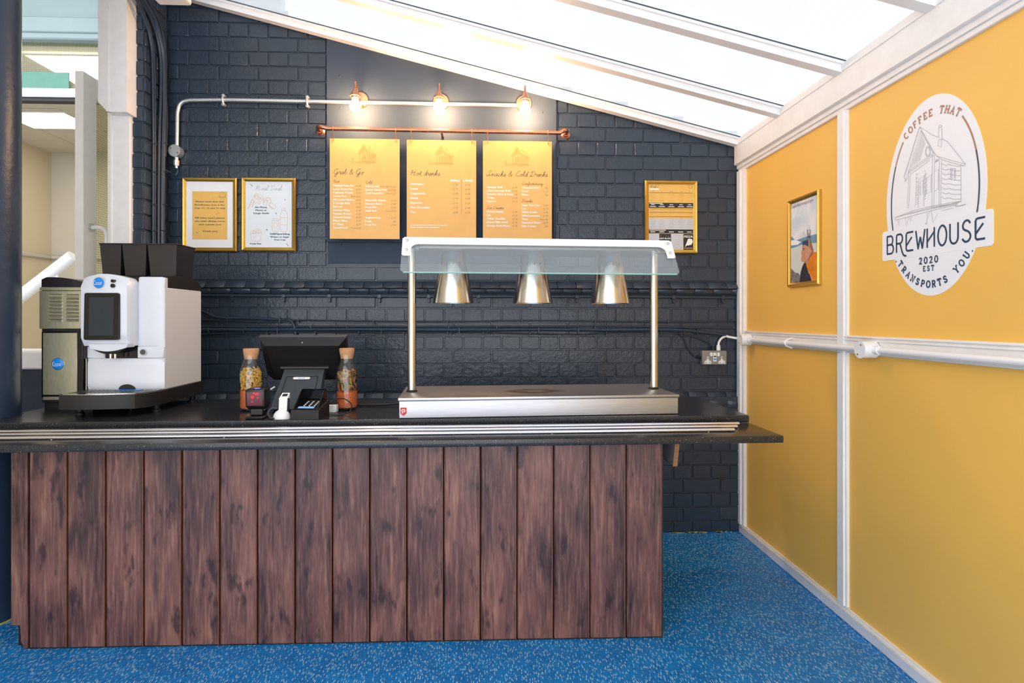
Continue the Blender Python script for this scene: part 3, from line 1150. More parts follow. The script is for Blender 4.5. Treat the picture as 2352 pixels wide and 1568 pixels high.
# ---- left side: wall, low wall under the hatch, added ceiling slab against sky light
struct(MB().box(-2.75, -2.65, YE, 3.08, 0, 3.6).build('wall_left', 'far_wall_warm', smooth=False))
struct(MB().box(-2.65, XC - 0.1, 3.08, 3.3, 0, 0.96).build('wall_hatch', 'navy_paint', smooth=False))
struct(MB().box(-2.65, XC - 0.1, 3.02, 3.32, 0.96, 1.05, 0.008).build('trim_hatch_sill', 'white_frame'))
struct(MB().box(-2.75, -1.72, YE, 3.06, 3.02, 3.1).build('ceiling_light_stop', 'far_ceiling', smooth=False))  # unseen slab, added to stop sky light coming in from above

# white door posts beside the pier
a = at(246, 300, 3.05)
b = at(299, 300, 3.05)
m = MB().box(a.x, b.x, 3.05, 3.25, 0.0, at(250, 252, 3.05).z, 0.004)
m.box(a.x + 0.014, a.x + 0.03, 3.043, 3.06, 0.0, at(250, 252, 3.05).z, 0.003)
struct(m.build('trim_door_post', 'white_frame'))
u0, u1 = at(225, 0, 2.99), at(291, 0, 2.99)
um = at(246, 0, 2.99)
zc0, zc1 = at(225, 233, 2.99).z, at(225, 256, 2.99).z
m = MB().prism([(u0.x, 3.2), (u0.x, zc0), (um.x, zc1), (u1.x, zc1), (u1.x, 3.2)], 2.99, 3.25, 'xz')
m.box(um.x, um.x + 0.008, 2.984, 3.0, zc1, 3.2)
struct(m.build('trim_door_head_box', 'white_frame'))

# ---- other room seen through the hatch
struct(MB().box(-5.3, -1.5, 3.3, 7.0, 0.0, 0.02).build('floor_far_room', 'far_wall_warm', smooth=False))
cz = 3.1
m = MB().box(-5.3, -1.4, 4.02, 7.0, cz, cz + 0.05)
fc = struct(m.build('ceiling_far_room', 'far_ceiling', smooth=False))
tm = MB()
tm.mats = ['far_ceiling']
tm.box(-0.294, 0.294, -0.294, 0.294, -0.012, 0.0, 0.004)
tile = tm.mesh('ceiling_tile')
for iy in range(5):
    for ix in range(4):
        cx, cy = -4.74 + ix * 0.6, 4.45 + iy * 0.6
        if (ix in (1,) and iy == 1) or (ix == 2 and iy in (0,)) or (ix == 3 and iy == 0):
            continue
        link('ceiling_tile', tile, fc, (cx, cy, cz))
struct(MB().box(-5.3, -1.4, 6.74, 6.84, 0, cz + 0.05).build('wall_far_back', 'far_wall', smooth=False))
# left wall with a shallow arch
m = MB()
ar = ell(5.55, 2.05, 0.55, 0.62, 0, 180, 12)
m.prism([(3.3, 0.0), (3.3, cz), (6.74, cz), (6.74, 0.0), (6.1, 0.0)] + [(y, z) for y, z in ar] + [(5.0, 0.0)], -5.0, -4.92, 'yz')
struct(m.build('wall_far_left', 'far_wall_warm', smooth=False))
struct(MB().box(-5.3, -5.22, 3.3, 6.74, 0, cz).build('wall_far_recess', 'far_wall_warm', smooth=False))
struct(MB().box(-1.46, -1.4, 3.5, 6.74, 0, cz).build('wall_far_right', 'far_wall', smooth=False))
m = MB().box(-4.92, -1.5, 6.70, 6.745, 1.88, 1.93, 0.012)
m.box(-4.92, -4.89, 6.1, 6.7, 1.88, 1.93, 0.012)
struct(m.build('trim_far_dado', 'far_wall'))
# glazed screen: header beam, wired glass above a metal transom
struct(MB().box(-5.3, -1.4, 3.98, 4.06, 3.12, 3.62).build('wall_far_header', 'far_beam', smooth=False))
struct(MB().box(-5.3, -1.4, 3.3, 4.06, 3.62, 3.68).build('ceiling_far_lobby', 'far_beam', smooth=False))
m = MB().box(-5.3, -1.5, 3.94, 4.06, 3.06, 3.13, 0.01)
m.box(-5.3, -1.5, 3.925, 3.96, 3.10, 3.20, 0.006)
struct(m.build('trim_far_header', 'far_beam'))
w1 = struct(empty('window_1', (-3.4, 4.0, 2.70)))
MB().box(-1.9, 1.9, -0.035, 0.035, -0.015, 0.05, 0.012, seg=2).build('transom_bar', 'galvanised', w1)
MB().box(-1.9, 1.9, -0.025, 0.025, -0.04, -0.017, 0.003).build('transom_gasket', 'black_satin', w1)
MB().box(-1.9, 1.9, -0.004, 0.004, 0.05, 0.37).build('wired_pane', 'wired_glass', w1, smooth=False)
p0, p1 = at(40, 165, 3.985), at(159, 213, 3.985)
o = MB().box(p0.x, p1.x, 3.982, 3.988, p1.z, p0.z).build('notice_sheet', 'sign_green', smooth=False)
tag(o, 'green notice sheet on the wired glass above the hatch', 'notice')
for k, (x0, x1, y0, y1) in enumerate(((-3.276, -2.69, 4.24, 4.84), (-4.44, -3.845, 5.42, 5.86))):
    e = empty('ceiling_light', ((x0 + x1) / 2, (y0 + y1) / 2, cz - 0.012))
    hx, hy = (x1 - x0) / 2, (y1 - y0) / 2
    MB().box(-hx, hx, -hy, hy, -0.006, 0.0).build('diffuser', 'light_panel', e, smooth=False)
    f = MB()
    for (q0, q1, r0, r1) in ((-hx, hx, -hy - 0.012, -hy), (-hx, hx, hy, hy + 0.012), (-hx - 0.012, -hx, -hy - 0.012, hy + 0.012), (hx, hx + 0.012, -hy - 0.012, hy + 0.012)):
        f.box(q0, q1, r0, r1, -0.008, 0.004)
    f.build('surround', 'white_frame', e, smooth=False)
    tag(e, ('square lit ceiling panel seen through the wired glass', 'square lit ceiling panel seen below the metal transom')[k], 'ceiling light', 'light panels in the room behind the hatch')
# white handrail of the stair behind the hatch
e = empty('stair_handrail', (-3.2, 4.3, 1.3))
pa, pb = at(168, 588, 4.2), at(20, 702, 4.2)
d = (pb - pa)
MB().tube([Vector(pa) - e.location, Vector(pb + d * 0.6) - e.location], 0.042, 16).build('rail', 'white_plastic', e)
b2 = MB()
for t in (0.25, 1.0):
    q = pa + d * t - e.location
    b2.cyl(q, Vector((q.x, q.y, 0.02 - e.location.z)), 0.012, n=8)
b2.build('bracket_post', 'white_plastic', e)
tag(e, 'thick white sloping stair handrail seen through the hatch', 'handrail')

# ---- white glazed door standing open into the far room
ds = on_x(191, 162, -2.17)
door = struct(empty('door_1', (-2.17, ds.y, 0)))
zt = ds.z
m = MB().box(-0.045, 0.0, 0.0, 0.11, 0.0, zt, 0.004)
m.build('stile', 'white_frame', door)
MB().box(-0.045, 0.0, 0.72, 0.83, 0.0, zt, 0.004).build('stile', 'white_frame', door)
MB().box(-0.045, 0.0, 0.11, 0.72, zt - 0.11, zt, 0.003).build('top_rail', 'white_frame', door)
MB().box(-0.045, 0.0, 0.11, 0.72, 0.0, 1.45, 0.003).build('lower_panel', 'white_frame', door)
MB().box(-0.026, -0.018, 0.11, 0.72, 1.45, zt - 0.11).build('wired_pane', 'wired_glass', door, smooth=False)
hz0, hz1 = H + (VH - 528) / F * 3.25, 1.25
hp = smooth_path([(0.0, 0.06, hz0), (0.05, 0.06, hz0), (0.075, 0.065, hz0 - 0.02), (0.08, 0.065, hz0 - 0.06)], 5) + [Vector((0.08, 0.065, hz1 + 0.06))] + smooth_path([(0.08, 0.065, hz1 + 0.05), (0.075, 0.065, hz1 + 0.02), (0.05, 0.06, hz1), (0.0, 0.06, hz1)], 5)
hd = MB().tube(hp, 0.011, 10).build('pull_handle', 'white_plastic', door)
m = MB()
for hz in (hz0, hz1):
    m.cyl((0.0, 0.06, hz), (0.008, 0.06, hz), 0.024, n=16)
m.build('handle_rose', 'galvanised', hd)

# ---- sloping polycarbonate roof
RAFT = [2.80 - 0.49 * k for k in range(8)]
ceil = struct(empty('ceiling', (0, 0, 0)))
ZX0, ZX1 = -1.74, 1.43


def slope_box(mb, x0, x1, y0, y1, d0, d1, bev=0):
    mb.prism([(x0, zr(x0) + d0), (x1, zr(x1) + d0), (x1, zr(x1) + d1), (x0, zr(x0) + d1)], y0, y1, 'xz')


edges = [3.30] + RAFT
for k in range(len(RAFT)):
    y1, y0 = edges[k] - (0.0 if k == 0 else 0.022), edges[k + 1] - 0.022
    m = MB()
    slope_box(m, ZX0, ZX1 + 0.06, y0, y1, 0.047, 0.063)
    m.build('roof_sheet', 'polycarbonate', ceil, smooth=False)
for k, y in enumerate(RAFT):
    m = MB()
    slope_box(m, ZX0, ZX1, y - 0.046, y, 0.0, 0.03)
    slope_box(m, ZX0, ZX1, y - 0.055, y + 0.009, 0.03, 0.046)
    ra = m.build('rafter', 'white_frame', ceil, smooth=False)
    m = MB()
    slope_box(m, ZX0, ZX1, y - 0.0575, y - 0.0545, 0.042, 0.0465)
    m.build('gasket', 'stand_grey', ra, smooth=False)
m = MB()
slope_box(m, ZX0 - 0.05, ZX1, 3.232, 3.276, 0.0, 0.03)
slope_box(m, ZX0 - 0.05, ZX1, 3.222, 3.276, 0.03, 0.046)
struct(m.build('trim_roof_edge', 'white_frame', smooth=False))
m = MB()
slope_box(m, ZX0 - 0.05, ZX1, 3.218, 3.2215, 0.042, 0.0465)
struct(m.build('trim_roof_gasket', 'stand_grey', smooth=False))
# eaves beam along the yellow wall, trim below it
m = MB().box(1.418, 1.52, YE, 3.285, 2.096, 2.235, 0.003)
m.box(1.414, 1.42, YE, 3.285, 2.205, 2.235)
struct(m.build('trim_eaves_beam', 'white_frame'))
m = MB().box(1.434, 1.50, YE, 3.285, 2.076, 2.097)
m.box(1.442, 1.50, YE, 3.285, 2.058, 2.077, 0.002)
struct(m.build('trim_under_eaves', 'white_frame', smooth=False))
m = MB().box(-1.66, -1.50, YE, 3.0, 2.80, 2.98, 0.006)
m.box(-1.50, -1.485, YE, 3.0, 2.83, 2.93, 0.003)
struct(m.build('trim_ridge_beam', 'white_frame'))
struct(MB().box(-1.80, -1.72, YE, 3.06, 2.86, 3.14).build('trim_ridge_plate', 'navy_paint', smooth=False))

# ---- yellow panelled wall on the right
wall_right = struct(MB().box(1.472, 1.53, YE, 3.30, 0.0, 2.10).build('wall_right', 'white_frame', smooth=False))
MUL = [2.308 - 0.948 * k for k in range(5)]
bays = []
hi = 3.205
for c in MUL:
    bays.append((c + 0.032, hi))
    hi = c - 0.032
for (y0, y1) in bays:
    for (z0, z1) in ((0.046, 1.08), (1.145, 2.06)):
        MB().box(XR, 1.474, y0 - 0.004, y1 + 0.004, z0, z1).build('yellow_panel', 'yellow_panel', wall_right, smooth=False)
for k, c in enumerate(MUL):
    for (z0, z1) in ((0.05, 1.077), (1.077, 2.06)):
        m = MB().box(1.444, 1.474, c - 0.032, c + 0.032, z0, z1, 0.002)
        m.box(1.437, 1.446, c - 0.02, c + 0.022, z0, z1, 0.002)
        struct(m.build('trim_mullion', 'white_frame'))
m = MB().box(1.437, 1.474, 3.205, 3.283, 0.046, 2.06, 0.002)
m.box(1.428, 1.44, 3.23, 3.275, 0.046, 2.06, 0.002)
struct(m.build('trim_corner_post', 'white_frame'))
m = MB().box(1.446, 1.474, YE, 3.21, 1.077, 1.149, 0.002)
for q in (1.082, 1.098, 1.128, 1.140):
    m.box(1.440, 1.448, YE, 3.21, q, q + 0.007, 0.002)
struct(m.build('trim_dado', 'white_frame'))
m = MB().box(1.430, 1.474, YE, 3.25, 0.0, 0.040, 0.003)
struct(m.build('baseboard_right', 'marbled_white'))
m = MB().box(1.442, 1.474, YE, 3.25, 0.040, 0.048, 0.002)
m.box(1.436, 1.45, YE, 3.25, 0.036, 0.043, 0.002)
struct(m.build('trim_skirting_top', 'white_frame'))

# ---- dark steel column at the left edge
CX, CY, CR = -2.035, 2.435, 0.112
e = empty('column', (CX, CY, 0))
MB().lathe([(CR, 0.0), (CR, 3.05)], 40).build('shaft', 'column_paint', e)
MB().lathe([(CR + 0.004, 0.0), (CR + 0.004, 0.006)], 40).build('base_bead', 'dirt_yellow', e)
tag(e, 'thick round dark blue painted column at the left end of counter', 'column')


# ================================================================== THE COUNTER
# worktop, tray shelf with rails, plank front
RT = math.radians(1.0)
ZC, ZT = 0.82, 0.79
xr, yr = 1.07, 2.33


def cpt(dx, dy):              # along the worktop front edge from its right corner, and back from it
    return (xr + dx * math.cos(RT) - dy * math.sin(RT), yr + dx * math.sin(RT) + dy * math.cos(RT))


arc = [(CX + (CR + 0.003) * math.cos(math.radians(a)), CY + (CR + 0.003) * math.sin(math.radians(a))) for a in range(262, 424, 9)]
poly = [cpt(-3.18, 0), cpt(0, 0), cpt(0, 0.57), (-1.99, yr + 0.57 - 0.05), (arc[-1][0], arc[-1][1] + 0.02)] + arc[::-1] + [(-2.11, arc[0][1])]
e = tag(MB().prism(poly, ZT + 0.001, ZC, 'xy').build('worktop', None), 'black speckled laminate worktop carrying the coffee machine and till', 'worktop')
e.data.materials.append(MATS['dark_worktop'])
bv = e.modifiers.new('edge', 'BEVEL')
bv.width = 0.004
bv.segments = 2
bv.limit_method = 'ANGLE'
e.modifiers.new('w', 'WEIGHTED_NORMAL')

# tray shelf: thing with slab and three steel rails
ts = empty('tray_shelf', (xr, yr, 0), RT)
sl = MB().box(-3.35, 0.0, -0.268, 0.016, ZT - 0.026, ZT, 0.004, seg=2)
sl.build('slab', 'dark_worktop', ts)
for (dx1, dy, dx0) in ((-0.07, -0.055, -2.90), (-0.105, -0.115, -3.30), (-0.145, -0.178, -3.30)):
    p = [(dx0, dy, ZT + 0.006), (dx1, dy, ZT + 0.006)]
    r = MB().tube(p, 0.0075, 12)
    for q in range(6):
        xx = dx0 + 0.1 + (dx1 - dx0 - 0.2) * q / 5
        r.cyl((xx, dy, ZT - 0.001), (xx, dy, ZT + 0.004), 0.006, n=8)
    r.build('tray_rail', 'rail_steel', ts)
tag(ts, 'black speckled tray shelf with three steel rails along the counter', 'shelf')

# plank-clad counter body
PX0, PX1, PYF = -1.688, 0.662, 2.20
cb = empty('counter_front', ((PX0 + PX1) / 2, PYF, 0), math.radians(-0.5))
hw = (PX1 - PX0) / 2
MB().box(-hw - 0.05, hw - 0.006, 0.008, 0.55, 0.005, ZT - 0.028).build('carcass', 'plank_gap', cb, smooth=False)
pw = (PX1 - PX0) / 17
plm = MB().box(-pw / 2 + 0.003, pw / 2 - 0.0025, -0.012, 0.010, 0.004, ZT - 0.027, 0.0045)
plm.mats = ['dark_plank']
plank = plm.mesh('plank')
bm = bmesh.new()
bm.from_mesh(plank)
bmesh.ops.recalc_face_normals(bm, faces=bm.faces[:])
bm.to_mesh(plank)
bm.free()
edm = MB().box(pw / 2 - 0.0055, pw / 2 - 0.0022, -0.0105, 0.008, 0.005, ZT - 0.028)
edm.mats = ['plank_edge']
edge_me = edm.mesh('plank_edge')
for k in range(17):
    pl = link('plank', plank, cb, (-hw + pw * (k + 0.5), random.uniform(-0.001, 0.001), 0))
    link('worn_edge', edge_me, pl)
m = MB().prism([(-hw - 0.062, ZT - 0.027), (-hw - 0.062, 0.09), (-hw - 0.03, 0.09), (-hw - 0.026, 0.03), (-hw - 0.014, 0.004), (-hw - 0.003, 0.004), (-hw - 0.003, ZT - 0.027)], -0.010, 0.008, 'xz')
o = m.build('notched_plank', 'dark_plank', cb, smooth=False)
MB().box(hw - 0.004, hw + 0.004, -0.008, 0.55, 0.0, ZT - 0.028).build('end_panel', 'black_satin', cb, smooth=False)
MB().box(-hw, hw, -0.006, 0.006, 0.0, 0.005).build('bottom_edge', 'plank_gap', cb, smooth=False)
tag(cb, 'counter front clad in upright dark reddish brown wood planks', 'counter')

# chipboard bracket under the overhanging tray shelf
p = at(1563, 1018, 2.27)
e = empty('shelf_bracket', (p.x, 2.27, 0))
prof = [(0.0, ZT - 0.027), (0.04, 0.622), (0.55, 0.622), (0.55, ZT - 0.027)]
MB().prism(prof, -0.018, 0.0, 'yz').build('board', 'grey_laminate', e, smooth=False)
MB().prism([(0.0, ZT - 0.027), (0.04, 0.622), (0.038, 0.622), (-0.002, ZT - 0.027)], -0.018, 0.0, 'yz').build('raw_edge', 'chipboard', e, smooth=False)
MB().prism([(0.038, 0.622), (0.55, 0.622), (0.55, 0.620), (0.038, 0.620)], -0.018, 0.0, 'yz').build('raw_edge', 'chipboard', e, smooth=False)
tag(e, 'grey laminated bracket with raw chipboard edge under the tray shelf', 'bracket')

# ================================================================== HEATED GANTRY
fc_ = Vector((0.218, 2.335, ZC + 0.001))
hg = empty('heated_gantry', fc_, math.radians(3.2))
HW, HD, HB = 0.575, 0.405, 0.081
bs = MB().box(-HW + 0.004, HW - 0.004, 0.003, HD - 0.003, 0.0, HB - 0.012, 0.002).build('base_box', 'steel_brushed', hg)
MB().box(-HW, HW, 0.0, HD, HB - 0.013, HB, 0.003, seg=2).build('hot_plate', 'steel_hot_plate', hg)
# red shield badge with a white P
sh = [(-0.012, 0.015), (0.012, 0.015), (0.012, -0.008), (0.0, -0.018), (-0.012, -0.008)]
bd = MB().prism([(-HW + 0.022 + x, 0.028 + z) for x, z in sh], 0.0, 0.0035, 'xz').build('badge', 'red_badge', hg, smooth=False)
m = MB()
for st in ([(-0.004, -0.009), (-0.004, 0.0)], [(-0.008, 0.001), (-0.004, 0.006), (0.004, 0.006), (0.0065, 0.002), (0.004, -0.002), (-0.001, -0.002)]):
    m.ribbon([(-HW + 0.022 + x, 0.029 + z) for x, z in st], 0.003, -0.0006)
m.build('badge_letter', 'print_white', bd, smooth=False, fix=False)
PXL, PXRT = -0.535, 0.535
for sx in (PXL, PXRT):
    po = MB().lathe([(0.018, HB), (0.018, 0.69)], 24, T(sx, 0.2, 0)).build('post', 'steel_polished', hg)
    MB().lathe([(0.023, HB), (0.024, HB + 0.004), (0.019, HB + 0.009)], 24, T(sx, 0.2, 0)).build('collar', 'black_satin', po)
zcan = 0.684
m = MB().box(-0.55, 0.55, 0.085, 0.36, zcan, zcan + 0.004)
m.box(-0.55, 0.55, 0.085, 0.088, zcan, zcan + 0.028)
m.box(-0.55, 0.55, 0.357, 0.36, zcan, zcan + 0.028)
m.box(-0.55, -0.547, 0.085, 0.36, zcan, zcan + 0.028)
m.box(0.547, 0.55, 0.085, 0.36, zcan, zcan + 0.028)
m.box(-0.55, 0.55, 0.085, 0.36, zcan + 0.026, zcan + 0.03)
m.build('canopy', 'steel_brushed', hg, smooth=False)
for sx in (-0.358, -0.012, 0.334):
    MT = T(sx, 0.2, 0)
    prof = [(0.088, 0.462), (0.0885, 0.464), (0.051, zcan - 0.012), (0.046, zcan - 0.001)]
    inner = [(0.044, zcan - 0.002), (0.049, zcan - 0.014), (0.0865, 0.464), (0.087, 0.462)]
    ls = MB().lathe(prof + inner, 40, MT, cap0=False, cap1=False).build('lamp_shade', 'steel_cone', hg)
    for a in (-150, -120, -90, -60, -30):
        sl = MB()
        r = math.radians(a)
        zz = zcan - 0.055
        rr = 0.0885 - (zz - 0.464) / (zcan - 0.012 - 0.464) * 0.0375 + 0.0006
        sl.add([(rr * math.cos(r + q), rr * math.sin(r + q), zz + w) for q, w in ((-0.05, -0.006), (0.0, -0.009), (0.05, -0.006), (0.05, 0.006), (0.0, 0.009), (-0.05, 0.006))], [(0, 1, 2, 3, 4, 5)], MT)
        sl.build('vent_slot', 'black_satin', ls, smooth=False)
    MB().lathe([(0.02, 0.50), (0.036, 0.53), (0.04, 0.56), (0.028, 0.60), (0.016, 0.63), (0.016, zcan)], 20, MT).build('heat_bulb', 'white_plastic', hg)
# glass guard hung in front, with white bracket band and bolts
gt, gb = Vector((0, 0.066, 0.722)), Vector((0, -0.034, 0.574))
dv = (gb - gt).normalized()
nv = Vector((0, dv.z, -dv.y))
if nv.y > 0:
    nv = -nv


def gp(x, t, n):
    q = gt + (gb - gt) * t + nv * n
    return (x, q.y, q.z)


def guard_plate(mb, outline, n0, n1):
    vs = [gp(x, t, n0) for x, t in outline] + [gp(x, t, n1) for x, t in outline]
    n = len(outline)
    fs = [tuple(range(n)), tuple(range(2 * n - 1, n - 1, -1))] + [(i, n + i, n + (i + 1) % n, (i + 1) % n) for i in range(n)]
    mb.add(vs, fs)


GX = 0.562
gl = MB()
guard_plate(gl, [(-GX, 0.06), (-GX + 0.01, 0.0), (GX - 0.01, 0.0), (GX, 0.06), (GX, 0.95), (GX - 0.009, 1.0), (-GX + 0.009, 1.0), (-GX, 0.95)], 0.0, 0.006)
glo = gl.build('glass_guard', 'guard_glass', hg, smooth=False)
ge = MB()
guard_plate(ge, [(-GX + 0.01, 1.0), (GX - 0.01, 1.0), (GX - 0.012, 1.012), (-GX + 0.012, 1.012)], 0.0, 0.006)
plain('glass_edge', srgb(170, 226, 214), 0.15, 0, 0.02, 20)
ge.build('glass_edge', 'glass_edge', glo, smooth=False)
wbm = MB()
inner = [(GX - 0.036, 0.55), (GX - 0.036, 0.36)] + [(GX - 0.036 - 0.03 * (1 - math.cos(a)), 0.36 - 0.15 * math.sin(a)) for a in (0.4, 0.8, 1.2, 1.57)]
right = [(x, t) for x, t in inner]
left = [(-x, t) for x, t in inner][::-1]
ol = [(-GX + 0.008, 0.55), (-GX + 0.001, 0.52), (-GX + 0.001, 0.05), (-GX + 0.01, 0.005), (GX - 0.01, 0.005), (GX - 0.001, 0.05), (GX - 0.001, 0.52), (GX - 0.008, 0.55)] + right + left
guard_plate(wbm, ol, 0.0062, 0.0085)
br = wbm.build('white_bracket', 'white_plastic', hg, smooth=False)
for sx in (-GX + 0.02, GX - 0.02):
    for t in (0.12, 0.40):
        p0, p1 = Vector(gp(sx, t, 0.0085)), Vector(gp(sx, t, 0.015))
        MB().cyl(p0, p1, 0.0062, n=6).cyl(p1, p1 + (p1 - p0) * 0.3, 0.0035, n=8).build('bolt', 'steel_polished', br)
for sx in (-0.5, 0.5):
    MB().tube([(sx, 0.1, zcan + 0.014), gp(sx, 0.3, -0.004)], 0.006, 8).build('guard_arm', 'steel_polished', hg)
tag(hg, 'stainless steel hot plate with gantry of three cone lamps and glass guard', 'food warmer')

# ================================================================== COFFEE MACHINE
cm = empty('coffee_machine', (-1.552, 2.54, ZC))
# local: x -0.162..0.162, y 0 (front) .. 0.33, z from the worktop
zb0, zb1 = 0.034, 0.091
W2 = 0.162
# base with bowed drip tray
trap = [(-W2 - 0.012, 0.02), (-W2 - 0.012, -0.135)]
for k in range(9):
    t = k / 8
    trap.append((-W2 + 0.01 + t * (2 * W2 - 0.07), -0.150 - 0.03 * math.sin(PI * min(1, 0.25 + 0.75 * t)) * 0.8))
trap += [(W2 - 0.03, -0.150), (W2 - 0.005, -0.115), (W2 + 0.008, -0.05), (W2 + 0.008, 0.33), (-W2 - 0.008, 0.33), (-W2 - 0.008, 0.02)]
b = MB().prism(trap, zb0, zb1, 'xy').build('base', 'black_satin', cm)
tr = [(-W2 - 0.002, -0.002), (-W2 - 0.002, -0.132)]
for k in range(9):
    t = k / 8
    tr.append((-W2 + 0.018 + t * (2 * W2 - 0.09), -0.142 - 0.03 * math.sin(PI * min(1, 0.25 + 0.75 * t)) * 0.8))
tr += [(W2 - 0.038, -0.142), (W2 - 0.016, -0.112), (W2 - 0.004, -0.05), (W2 - 0.004, -0.002)]
g = MB().prism(tr, zb1, zb1 + 0.003, 'xy').build('drip_grid', 'steel_polished', b)
sl = MB()
for k in range(18):
    xx = -W2 + 0.02 + k * 0.0165
    sl.box(xx, xx + 0.007, -0.13, -0.02, zb1 + 0.003, zb1 + 0.0036)
sl.build('grid_slots', 'black_satin', g, smooth=False)
MB().box(-0.01, 0.09, -0.05, -0.02, zb1 + 0.0036, zb1 + 0.005).build('drip_mark', 'blue_badge', g, smooth=False)
for (fx, fy) in ((-0.13, -0.08), (0.135, 0.0), (-0.13, 0.29), (0.14, 0.29)):
    MB().lathe([(0.017, 0.0), (0.017, 0.008), (0.012, 0.012), (0.012, zb0 + 0.002)], 14, T(fx, fy, 0)).build('foot', 'rubber', cm)
ZT1 = 0.53
MB().box(-W2, W2, 0.012, 0.33, zb1, ZT1, 0.004).build('body', 'white_side', cm)
# black lid, arched front to back
arch = [(0.04, ZT1), (0.04, ZT1 + 0.03)] + [(0.05 + 0.28 * t, ZT1 + 0.032 + 0.028 * math.sin(PI * (0.18 + 0.82 * t)) ) for t in [i / 10 for i in range(10)]] + [(0.33, ZT1 + 0.025), (0.33, ZT1)]
MB().prism(arch, -W2 + 0.002, W2 - 0.002, 'yz').build('lid', 'black_satin', cm)


def bowed(x0, x1, z0, z1, y0, bow, mb, n=12, ztop=None, depth=0.03, r=0.012):
    """panel with a slightly convex front and arched top"""
    vs, fs = [], []
    rows = 8
    for i in range(n + 1):
        t = i / n
        x = x0 + (x1 - x0) * t
        edge = min(t, 1 - t) * (x1 - x0)
        dy = 0.0 if edge > r else (r - math.sqrt(max(0, r * r - (r - edge) ** 2)))
        y = y0 - bow * math.sin(PI * t) + dy
        zt_ = z1 + (ztop * math.sin(PI * t) if ztop else 0) - dy * 0.6
        for j in range(rows + 1):
            s = j / rows
            z = z0 + (zt_ - z0) * s
            ev = min(s, 1 - s) * (zt_ - z0)
            d2 = 0.0 if ev > r else (r - math.sqrt(max(0, r * r - (r - ev) ** 2)))
            vs.append((x, y + d2, z))
    nf = len(vs)
    for i in range(n + 1):
        x = x0 + (x1 - x0) * i / n
        for j in (0, rows):
            vs.append((x, y0 + depth, vs[i * (rows + 1) + j][2]))
    for i in range(n):
        for j in range(rows):
            a = i * (rows + 1) + j
            fs.append((a, a + rows + 1, a + rows + 2, a + 1))
        fs.append((i * (rows + 1), nf + 2 * i, nf + 2 * i + 2, (i + 1) * (rows + 1)))
        fs.append((i * (rows + 1) + rows, (i + 1) * (rows + 1) + rows, nf + 2 * i + 3, nf + 2 * i + 1))
    fs.append(tuple([j for j in range(rows + 1)] + [nf + 1, nf]))
    fs.append(tuple([n * (rows + 1) + j for j in range(rows + 1)] + [nf + 2 * n + 1, nf + 2 * n]))
    mb.add(vs, fs)
    return mb


zh0 = 0.277
# side column beside the screen door
bowed(0.050, W2 - 0.001, zh0 + 0.002, 0.575, 0.006, 0.004, MB(), r=0.006, depth=0.03).build('side_column', 'white_gloss', cm)
# lower front panel with half-moon finger hole
pn = bowed(-W2 + 0.001, W2 - 0.001, zb1 + 0.002, 0.224, 0.006, 0.008, MB(), r=0.006).build('front_panel', 'white_gloss', cm)
hm = [(0.012 + 0.034 * math.cos(a), zb1 + 0.003 + 0.022 * math.sin(a)) for a in [PI * i / 14 for i in range(15)]]
MB().prism(hm, -0.0045, 0.0, 'xz').build('finger_hole', 'black_satin', pn, smooth=False)
# strip with outlet recess and lock
MB().box(-W2 + 0.001, -0.085, 0.004, 0.03, 0.226, zh0 + 0.002, 0.004).build('outlet_strip', 'white_gloss', cm)
st = MB().box(0.050, W2 - 0.001, 0.004, 0.03, 0.226, zh0, 0.004).build('outlet_strip', 'white_gloss', cm)
MB().box(-0.085, 0.050, 0.011, 0.03, 0.226, zh0 + 0.01).build('outlet_recess', 'black_gloss', cm, smooth=False)
lk = MB().cyl((0.080, 0.004, 0.253), (0.080, -0.006, 0.253), 0.014, n=20).build('lock_rim', 'steel_polished', st)
MB().cyl((0.080, -0.006, 0.253), (0.080, -0.008, 0.253), 0.011, n=20).build('lock', 'stand_grey', lk)
# head with touch screen
hd = bowed(-W2 - 0.002, 0.050, zh0 + 0.004, 0.562, -0.042, 0.016, MB(), n=16, ztop=0.022, depth=0.06, r=0.02).build('screen_door', 'white_gloss', cm)
MB().box(-W2 - 0.004, -W2 + 0.006, -0.02, 0.02, 0.225, 0.555, 0.002).build('door_edge', 'black_satin', hd)
lip = [(-0.108 + 0.15 * t, zh0 + 0.004 - 0.022 * math.sin(PI * (0.12 + 0.8 * t))) for t in [i / 12 for i in range(13)]]
MB().prism([(-0.112, zh0 + 0.012)] + lip + [(0.047, zh0 + 0.012)], -0.055, 0.0, 'xz').build('outlet_hood', 'white_gloss', hd)
MB().prism([(x, z - 0.012 * math.sin(PI * i / 12)) for i, (x, z) in enumerate(lip)] + [(x, z) for x, z in lip[::-1]], -0.048, 0.0, 'xz').build('outlet_spout', 'black_gloss', hd)
for sx in (-0.035, -0.016):
    MB().cyl((sx, -0.035, zh0 - 0.03), (sx, -0.035, zh0 - 0.048), 0.006, 0.005, 10).build('nozzle', 'chrome', hd)
TI = T(-0.056, -0.0605, 0.405) @ RX(math.radians(-1.5))


def rrect(w, h, r, n=4):
    pts = []
    for cx, cz_, a0 in ((w / 2 - r, h / 2 - r, 0), (-w / 2 + r, h / 2 - r, 90), (-w / 2 + r, -h / 2 + r, 180), (w / 2 - r, -h / 2 + r, 270)):
        for i in range(n + 1):
            a = math.radians(a0 + 90 * i / n)
            pts.append((cx + r * math.cos(a), cz_ + r * math.sin(a)))
    return pts


bz = MB().prism(rrect(0.140, 0.196, 0.008), -0.0015, 0.012, 'xz', TI).build('screen_bezel', 'black_gloss', hd, smooth=False)
MB().prism(rrect(0.100, 0.158, 0.001), -0.0022, 0.0, 'xz', TI).build('display', 'screen_dark', bz, smooth=False)


